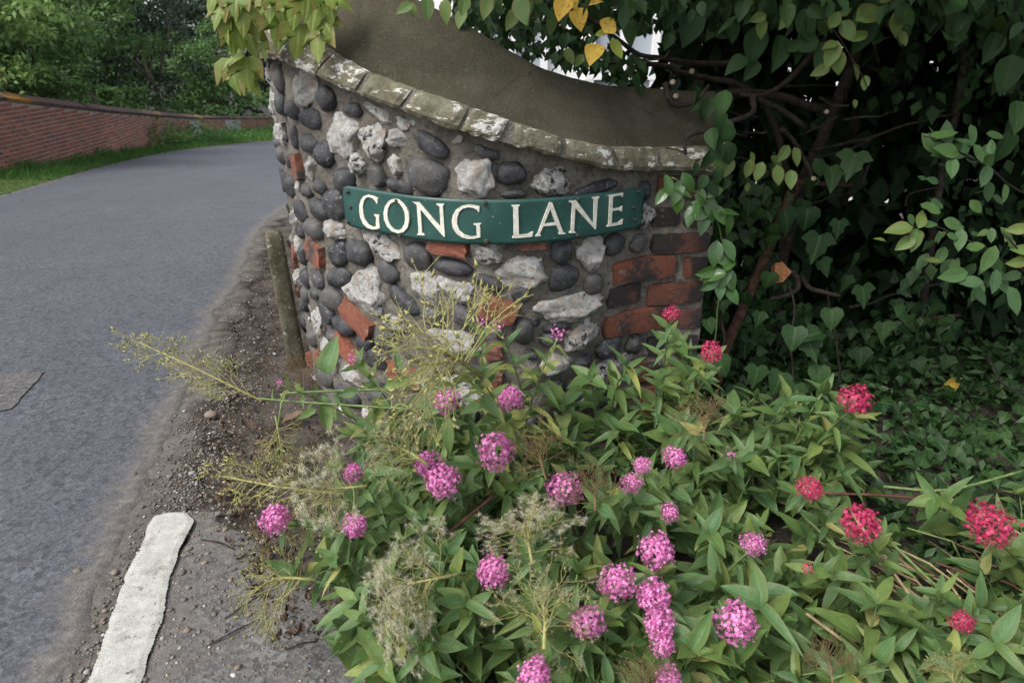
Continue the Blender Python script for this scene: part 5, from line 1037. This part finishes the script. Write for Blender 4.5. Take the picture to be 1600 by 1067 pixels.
mb = MB(); mb.tube([headpos(640, 608), headpos(540, 610), headpos(447, 614)], [.0032, .003, .003], 6); mb.tube([headpos(447, 614), headpos(440, 630), headpos(432, 680, -.05), headpos(440, 735, -.1)], [.003, .0028, .0025, .002], 6); part("stem", mb.mesh("stem", M_STEM), p.r)
looseseed(p, 432, 660, 450, 760, 1, .7, -.03, -.12); looseseed(p, 470, 600, 465, 545, 3, .8, .02, .08)
for (x, y, a, L) in ((510, 585, 80, .10), (505, 625, -80, .09), (600, 605, 20, .12), (590, 625, -90, .08), (575, 590, 110, .08), (640, 600, 40, .10), (650, 625, -30, .09), (495, 640, 200, .06), (560, 612, 185, .06), (625, 590, 85, .08), (660, 610, 10, .09), (680, 640, -70, .10), (700, 655, -90, .09)): p.leaf(Vector(headpos(x, y)), imgdir(a)+BACKV*.2, BACKV+Vector((random.gauss(0, .4), 0, .3)), L)
p = Plant(830, 930, "pink valerian in the middle front with grey fluffy seed heads"); [p.head(*h) for h in ((880, 763, 58), (769, 891, 54))]; p.seed(830, 870, 815, 775, False, 0, 1.0); p.seed(850, 1000, 850, 890, False, 2, .95, 0); p.seed(650, 940, 570, 985, False, 0, 1.3, -.02); p.seed(700, 900, 560, 930, False, 2, .9, -.02)
p = Plant(1010, 840, "small-headed pink valerian beneath the brick quoin"); [p.head(*h) for h in ((987, 755, 36), (1003, 727, 30), (1056, 715, 40), (1046, 800, 30))]; p.seed(930, 790, 930, 720, False, 3, .9)
p = Plant(1010, 1050, "pink valerian with a close stack of five heads in front"); [p.head(*h) for h in ((965, 910, 60), (1027, 862, 58), (1022, 933, 56), (1030, 975, 50), (1036, 1006, 40))]; p.seed(1010, 1090, 1000, 1015, False, 3, 1.0, -.02)
p = Plant(900, 1110, "pale pink valerian at the bottom edge of the view"); [p.head(*h) for h in ((918, 972, 52), (836, 1055, 52), (1045, 1062, 42))]
p = Plant(1130, 1030, "pink valerian with one large lone head at right of the bed"); [p.head(*h) for h in ((1151, 970, 66), (1177, 850, 38))]
p = Plant(1120, 770, "slight pink valerian with one tiny head beside the ivy"); p.head(1141, 710, 16)
p = Plant(1060, 700, "red valerian growing up the foot of the brick quoin", None, 'red'); [p.head(*h) for h in ((1050, 491, 32), (1112, 550, 42))]; p.seed(1100, 680, 1100, 610, False, 3, .9)
p = Plant(1225, 800, "red valerian with broad pale leaves in front of the ivy", None, 'red'); [p.head(*h) for h in ((1338, 626, 54), (1266, 763, 42))]
p = Plant(1440, 960, "red valerian with bare fallen stems at the right", None, 'red'); FALLEN = p; [p.head(*h) for h in ((1346, 818, 62), (1262, 888, 18))]; p.seed(1300, 1060, 1290, 985, False, 3, .8, -.02); p.seed(1500, 1080, 1460, 1010, False, 1, 1.0, -.03)
p = Plant(1600, 930, "red valerian at the far right edge with drooping leaves", None, 'red'); [p.head(*h) for h in ((1545, 818, 64), (1503, 971, 32))]
p = Plant(955, 745, "leafy valerian without flowers against the wall foot")
p = Plant(1330, 1060, "leafy valerian without flowers at the bottom right corner")
# leafy shoots that fill the bed, each given to its nearest plant
poly = [(585, 790), (720, 735), (1000, 735), (1180, 770), (1600, 850), (1640, 1130), (560, 1120), (590, 960)]
def inpoly(x, y):
    c = False; n = len(poly)
    for i in range(n):
        (x1, y1), (x2, y2) = poly[i], poly[(i+1) % n]
        if (y1 > y) != (y2 > y) and x < (x2-x1)*(y-y1)/(y2-y1)+x1: c = not c
    return c
random.seed(71); k = 0
while k < 200:
    x, y = random.uniform(540, 1640), random.uniform(730, 1130)
    if not inpoly(x, y) or (1290 < x < 1560 and 800 < y < 1030 and random.random() < .85): continue
    g = inplace(ground(x, y), .1); b = Vector((g[0], g[1], -.01)); pl = min(VAL, key=lambda q: (q.b-b).length+(9 if q.n > 250 else 0)); hgt = random.uniform(.10, .27)
    h = b+Vector((random.gauss(0, .07)-.02, random.gauss(-.05, .06), hgt)); pl.stem(h, r=.0022, Lmax=random.uniform(.085, .135), base=b); k += 1
for k in range(46):
    x = random.choice([random.uniform(600, 1080), random.uniform(560, 760), random.uniform(1080, 1250)]); y = random.uniform(690, 790); g = inplace(ground(x, y), .1); b = Vector((g[0], g[1], -.01)); pl = min(VAL, key=lambda q: (q.b-b).length+(9 if q.n > 250 else 0)); pl.stem(b+Vector((random.gauss(0, .05), random.uniform(-.12, 0), random.uniform(.08, .21))), r=.0026, Lmax=random.uniform(.08, .12), base=b)
for x, y, h_ in ((930, 720, .36), (960, 725, .38), (1000, 730, .34), (900, 725, .3), (1030, 720, .33), (1180, 770, .36), (1210, 780, .4), (1240, 790, .36), (1160, 760, .3), (1280, 800, .34), (1060, 690, .40), (1075, 700, .36), (720, 740, .3), (650, 760, .26)):
    g = inplace(ground(x, y), .12); b = Vector((g[0], g[1], -.01)); pl = min(VAL, key=lambda q: (q.b-b).length+(9 if q.n > 250 else 0)); pl.stem(b+Vector((random.gauss(0, .05), -.08, h_)), r=.003, Lmax=.12, base=b)

HEADS = []
for pl in VAL:
    for o in pl.r.children:
        if o.name.startswith("flower_head"): q = vis(pl.b+o.location); HEADS.append((*q, o.matrix_basis.to_scale()[0]*F/q[2]))
for pl in VAL:
    for o in list(pl.r.children):
        if o.name.startswith("leaf"):
            for v in (.2, .6, .95):
                q = vis(pl.b+(o.matrix_basis @ Vector((0, v, 0))))
                if q and any((q[0]-h[0])**2+(q[1]-h[1])**2 < (h[3]*.85)**2 and q[2] < h[2] for h in HEADS): bpy.data.objects.remove(o); break

# ------------------------------------------------------------------ low cover, dry stalks, litter, grit
random.seed(81); Ms = []; Ms2 = []
for _ in range(8500):
    x = random.uniform(.7, 3.2); y = random.uniform(1.05, 3.1)
    if x/y < .32 or (y < 1.7 and x < 1.0): continue
    h = random.random()**1.5*.10*(1+.6*N3((x, y, 0), 3)); L = random.uniform(.02, .055); M = leafM((x, y, gz(x, y)+h), rnd_tilt((0, -.4, 0), .8), rnd_tilt((0, -.25, 1), .35), L)
    (Ms if random.random() < .6 else Ms2).append(M)
tag(part("ivy_ground_cover", scatter_mesh("ivy_ground_cover", T_IVY[0], Ms, L_IVY)), "dark ivy carpet under the hedge at right", "ground cover", kind='stuff')
tag(part("weed_ground_cover", scatter_mesh("weed_ground_cover", T_SMALL, [M@Matrix.Diagonal((.9, 1.2, 1, 1)) for M in Ms2], L_WEED)), "small green weeds among the ivy at right", "weeds", kind='stuff')
for k in range(44):
    x = 1250+random.random()*330; y = 790+random.random()*110; a = Vector(atZ(x, y, random.uniform(.06, .16))); e = Vector(atZ(x+random.uniform(90, 200), y+random.uniform(50, 150), random.uniform(.02, .10))); mb = MB(); mb.tube([a, (a+e)/2+Vector((random.gauss(0, .015), 0, .02)), e], [.002, .0028, .003], 5)
    part("dry_stalk", mb.mesh("dry_stalk", random.choice([M_STEMDRY, M_STEMDRY, M_STEM, M_STEMRED])), FALLEN.r)
for pts, m_, lb in (([(1240, 790, .18), (1330, 880, .15), (1430, 1000, .10)], M_STEM, "long pale green stem running down to the right"), ([(1330, 800, .22), (1400, 900, .16), (1490, 1020, .08)], M_STEMDRY, "thick straw stem falling from the red flower at right"), ([(1395, 850, .2), (1480, 930, .14), (1590, 1010, .08)], M_STEM, "thick green stem lying toward the right corner"), ([(1200, 915, .2), (1290, 980, .18), (1330, 1010, .15)], M_STEMDRY, "broken brown stem with a bent tip at lower right"), ([(1360, 985, .16), (1430, 1030, .1), (1500, 1080, .06)], M_STEMRED, "red brown bramble stem at the bottom right"), ([(640, 850, .18), (700, 830, .22), (740, 800, .24), (770, 775, .25)], M_STEMRED, "reddish dead stem through the middle of the bed"), ([(495, 900, .02), (505, 850, .1), (512, 800, .18)], M_STEMDRY, "pale broken straw standing at the bed's left edge"), ([(1280, 770, .16), (1400, 775, .16), (1520, 790, .15)], M_STEMRED, "reddish stem lying level in the weeds at right"), ([(1380, 760, .18), (1480, 765, .2), (1600, 735, .22)], M_STEM, "straight green stem crossing the right edge")):
    mb = MB(); P = catmull([atZ(*q) for q in pts], 5); mb.tube(P, .0036, 6); tag(part("fallen_stem", mb.mesh("fallen_stem", m_)), lb, "stem")
# dry leaves and litter
T_LIT = leaf_tmpl(ovate(.3, .4), 4, .35, -.3, .05); Ms = []
for _ in range(3000):
    if random.random() < .75:
        px, py = random.uniform(330, 620), random.uniform(400, 1000); px2 = np.interp(py, [400, 520, 700, 800, 1000], [415, 390, 335, 330, 420])
        if px < px2 or px > px2+random.uniform(20, 260): continue
        p = ground(px, py)
    else: p = np.array([random.uniform(-.3, 1.5), random.uniform(.9, 1.75), 0])
    if -.9 < p[0] < .7 and p[1] > np.interp(p[0], P0[300:, 0], P0[300:, 1])-.02: continue
    L = random.uniform(.006, .024); Ms.append(leafM((p[0], p[1], gz(p[0], p[1])+random.uniform(0, .008)), rnd_tilt((0, 0, 0.01), 1), rnd_tilt((0, 0, 1), .4), L))
tag(part("leaf_litter", scatter_mesh("leaf_litter", T_LIT, Ms, L_DRY)), "brown dead leaf litter on the soil beside the lane", "leaf litter", kind='stuff')
Vo, Fo = ico(1); T_PEB = ([tuple(v) for v in Vo], Fo, [(0, 0)]*len(Vo)); Ms = []
for _ in range(5200):
    py = random.uniform(380, 1090); c = np.interp(py, [380, 500, 650, 800, 900, 1090], [412, 362, 305, 240, 190, 110])+random.gauss(10, 22)+abs(random.gauss(0, 45)); p = ground(c, py)
    if py > 800 and random.random() < .45: p = ground(random.uniform(260, 640), py)
    s = random.uniform(.0012, .0034)*(1+1.6*random.random()**5); Ms.append(frame((p[0], p[1], gz(p[0], p[1])+s*.2), *orient((0, 0, 1)), s*random.uniform(.9, 1.5), s, s*.7))
tag(part("grit", scatter_mesh("grit", T_PEB, Ms, M_PEB)), "loose grit and tiny stones along the lane edge", "grit", kind='stuff')
PM = [mesh("pebble", np.array([np.array(v)*(1+.15*N3(np.array(v)+i*7)) for v in ico(2)[0]]), ico(2)[1], M_PEB, True, None, [0.]*len(ico(2)[0])) for i in range(3)]
PEBS = [(363, 802, 12, "pale grey oval pebble beyond the end of the white line"), (342, 803, 9, "white pebble nearest the top of the white line"), (412, 847, 10, "cream pebble just below the leftmost pink flower"), (330, 650, 16, "broken pale stone chip at the tarmac edge"), (320, 880, 7, "grey pebble midway along the white line"), (296, 858, 8, "tan pebble beside the white line's right edge"), (285, 895, 9, "reddish pebble right of the white line"), (352, 828, 7, "blue grey pebble among the dead leaves"), (265, 745, 8, "brown pebble left of the line's top end"), (210, 742, 7, "small dark pebble out on the tarmac"), (335, 960, 7, "white pebble on worn tarmac below the bed"), (390, 960, 8, "grey pebble beneath the lowest left seed head"), (180, 895, 9, "rusty brown pebble left of the white line"), (300, 740, 8, "buff pebble in the grit band"), (122, 893, 9, "red brown leaf coloured stone alone on the road"), (505, 955, 8, "pale pebble at the foot of the fluffy seed head")]
for k, (x, y, d, lb) in enumerate(PEBS): p = ground(x, y); s = d*np.linalg.norm(p-EYE)/F/2; tag(part("pebble", PM[k % 3], None, frame((p[0], p[1], gz(p[0], p[1])+s*.35), *orient((0, 0, 1)), s*1.25, s, s*.65)), lb, "pebble", "pebbles by the lane")
for k, (x, y, l, a, lb) in enumerate([(365, 990, 70, 40, "dark twig on the worn tarmac below the bed"), (340, 852, 60, 160, "thin twig above the white line's right side"), (410, 885, 60, 60, "short black twig under the lower left seed head"), (330, 690, 50, 30, "bent twig in the dead leaves by the lane"), (395, 940, 80, 50, "longest dark twig on the pale tarmac"), (470, 1010, 40, 20, "small twig beside the bottom left leaves"), (370, 775, 60, 75, "brown twig lying beyond the white line")]):
    p = ground(x, y); s = l*np.linalg.norm(p-EYE)/F; v = Vector((math.cos(math.radians(a)), math.sin(math.radians(a)), 0)); o = Vector((p[0], p[1], gz(p[0], p[1])+.004)); mb = MB(); mb.tube([o-v*s/2, o+Vector((.006, .004, .004)), o+v*s/2], [.0015, .0022, .001], 5); tag(part("twig", mb.mesh("twig", M_BARK)), lb, "twig", "fallen twigs by the lane")
DLAB = ["pale dead leaf right of the hanging seed stalk", "small brown dead leaf left of the hanging seed stalk", "brown dead leaf under the tip of the hanging seed stalk", "dark dead leaf on the grit above the white line", "smallest dead leaf in the dirt by the lane", "dead leaf just above the end of the white line", "dead leaf below the spreading lower left seed spike", "dead leaf on soil beneath the front fluffy seed head", "dead leaf at the bottom edge beside the pale pink flower"]
for k, (x, y, L, a) in enumerate([(440, 665, 34, 20), (395, 675, 26, 140), (420, 710, 30, 60), (365, 765, 24, 200), (395, 700, 22, 0), (340, 780, 30, 30), (440, 745, 28, 100), (705, 1035, 40, 40), (745, 1050, 30, 170)]):
    p = ground(x, y); s = L*np.linalg.norm(p-EYE)/F; t = Vector((math.cos(math.radians(a)), math.sin(math.radians(a)), .1)); tag(part("dead_leaf", tm('dl', T_LIT, L_DRY), None, leafM((p[0], p[1], gz(p[0], p[1])+.008), t, rnd_tilt((0, 0, 1), .25), s)), DLAB[k], "dead leaf", "dead leaves on the ground")
for x, y, Y, L, a, lb in ((1575, 1000, 1.1, 50, -70, "olive drooping dead leaf hanging at the right edge"), (1405, 930, 1.15, 60, 30, "crumpled brown dead leaf on the fallen stems"), (1405, 1010, 1.05, 60, -80, "dark crumpled leaf hanging on the red stem"), (1490, 600, 2.2, 28, 20, "yellow fallen leaf in the dark under the hedge")):
    m_ = L_DRY if 'yellow' not in lb else L_YEL; o = pxleaf(tm('dd'+m_.name, T_PLUM[1], m_), None, x, y, Y, L, a, .5, 1.0, 'dead_leaf'); tag(o, lb, "dead leaf")
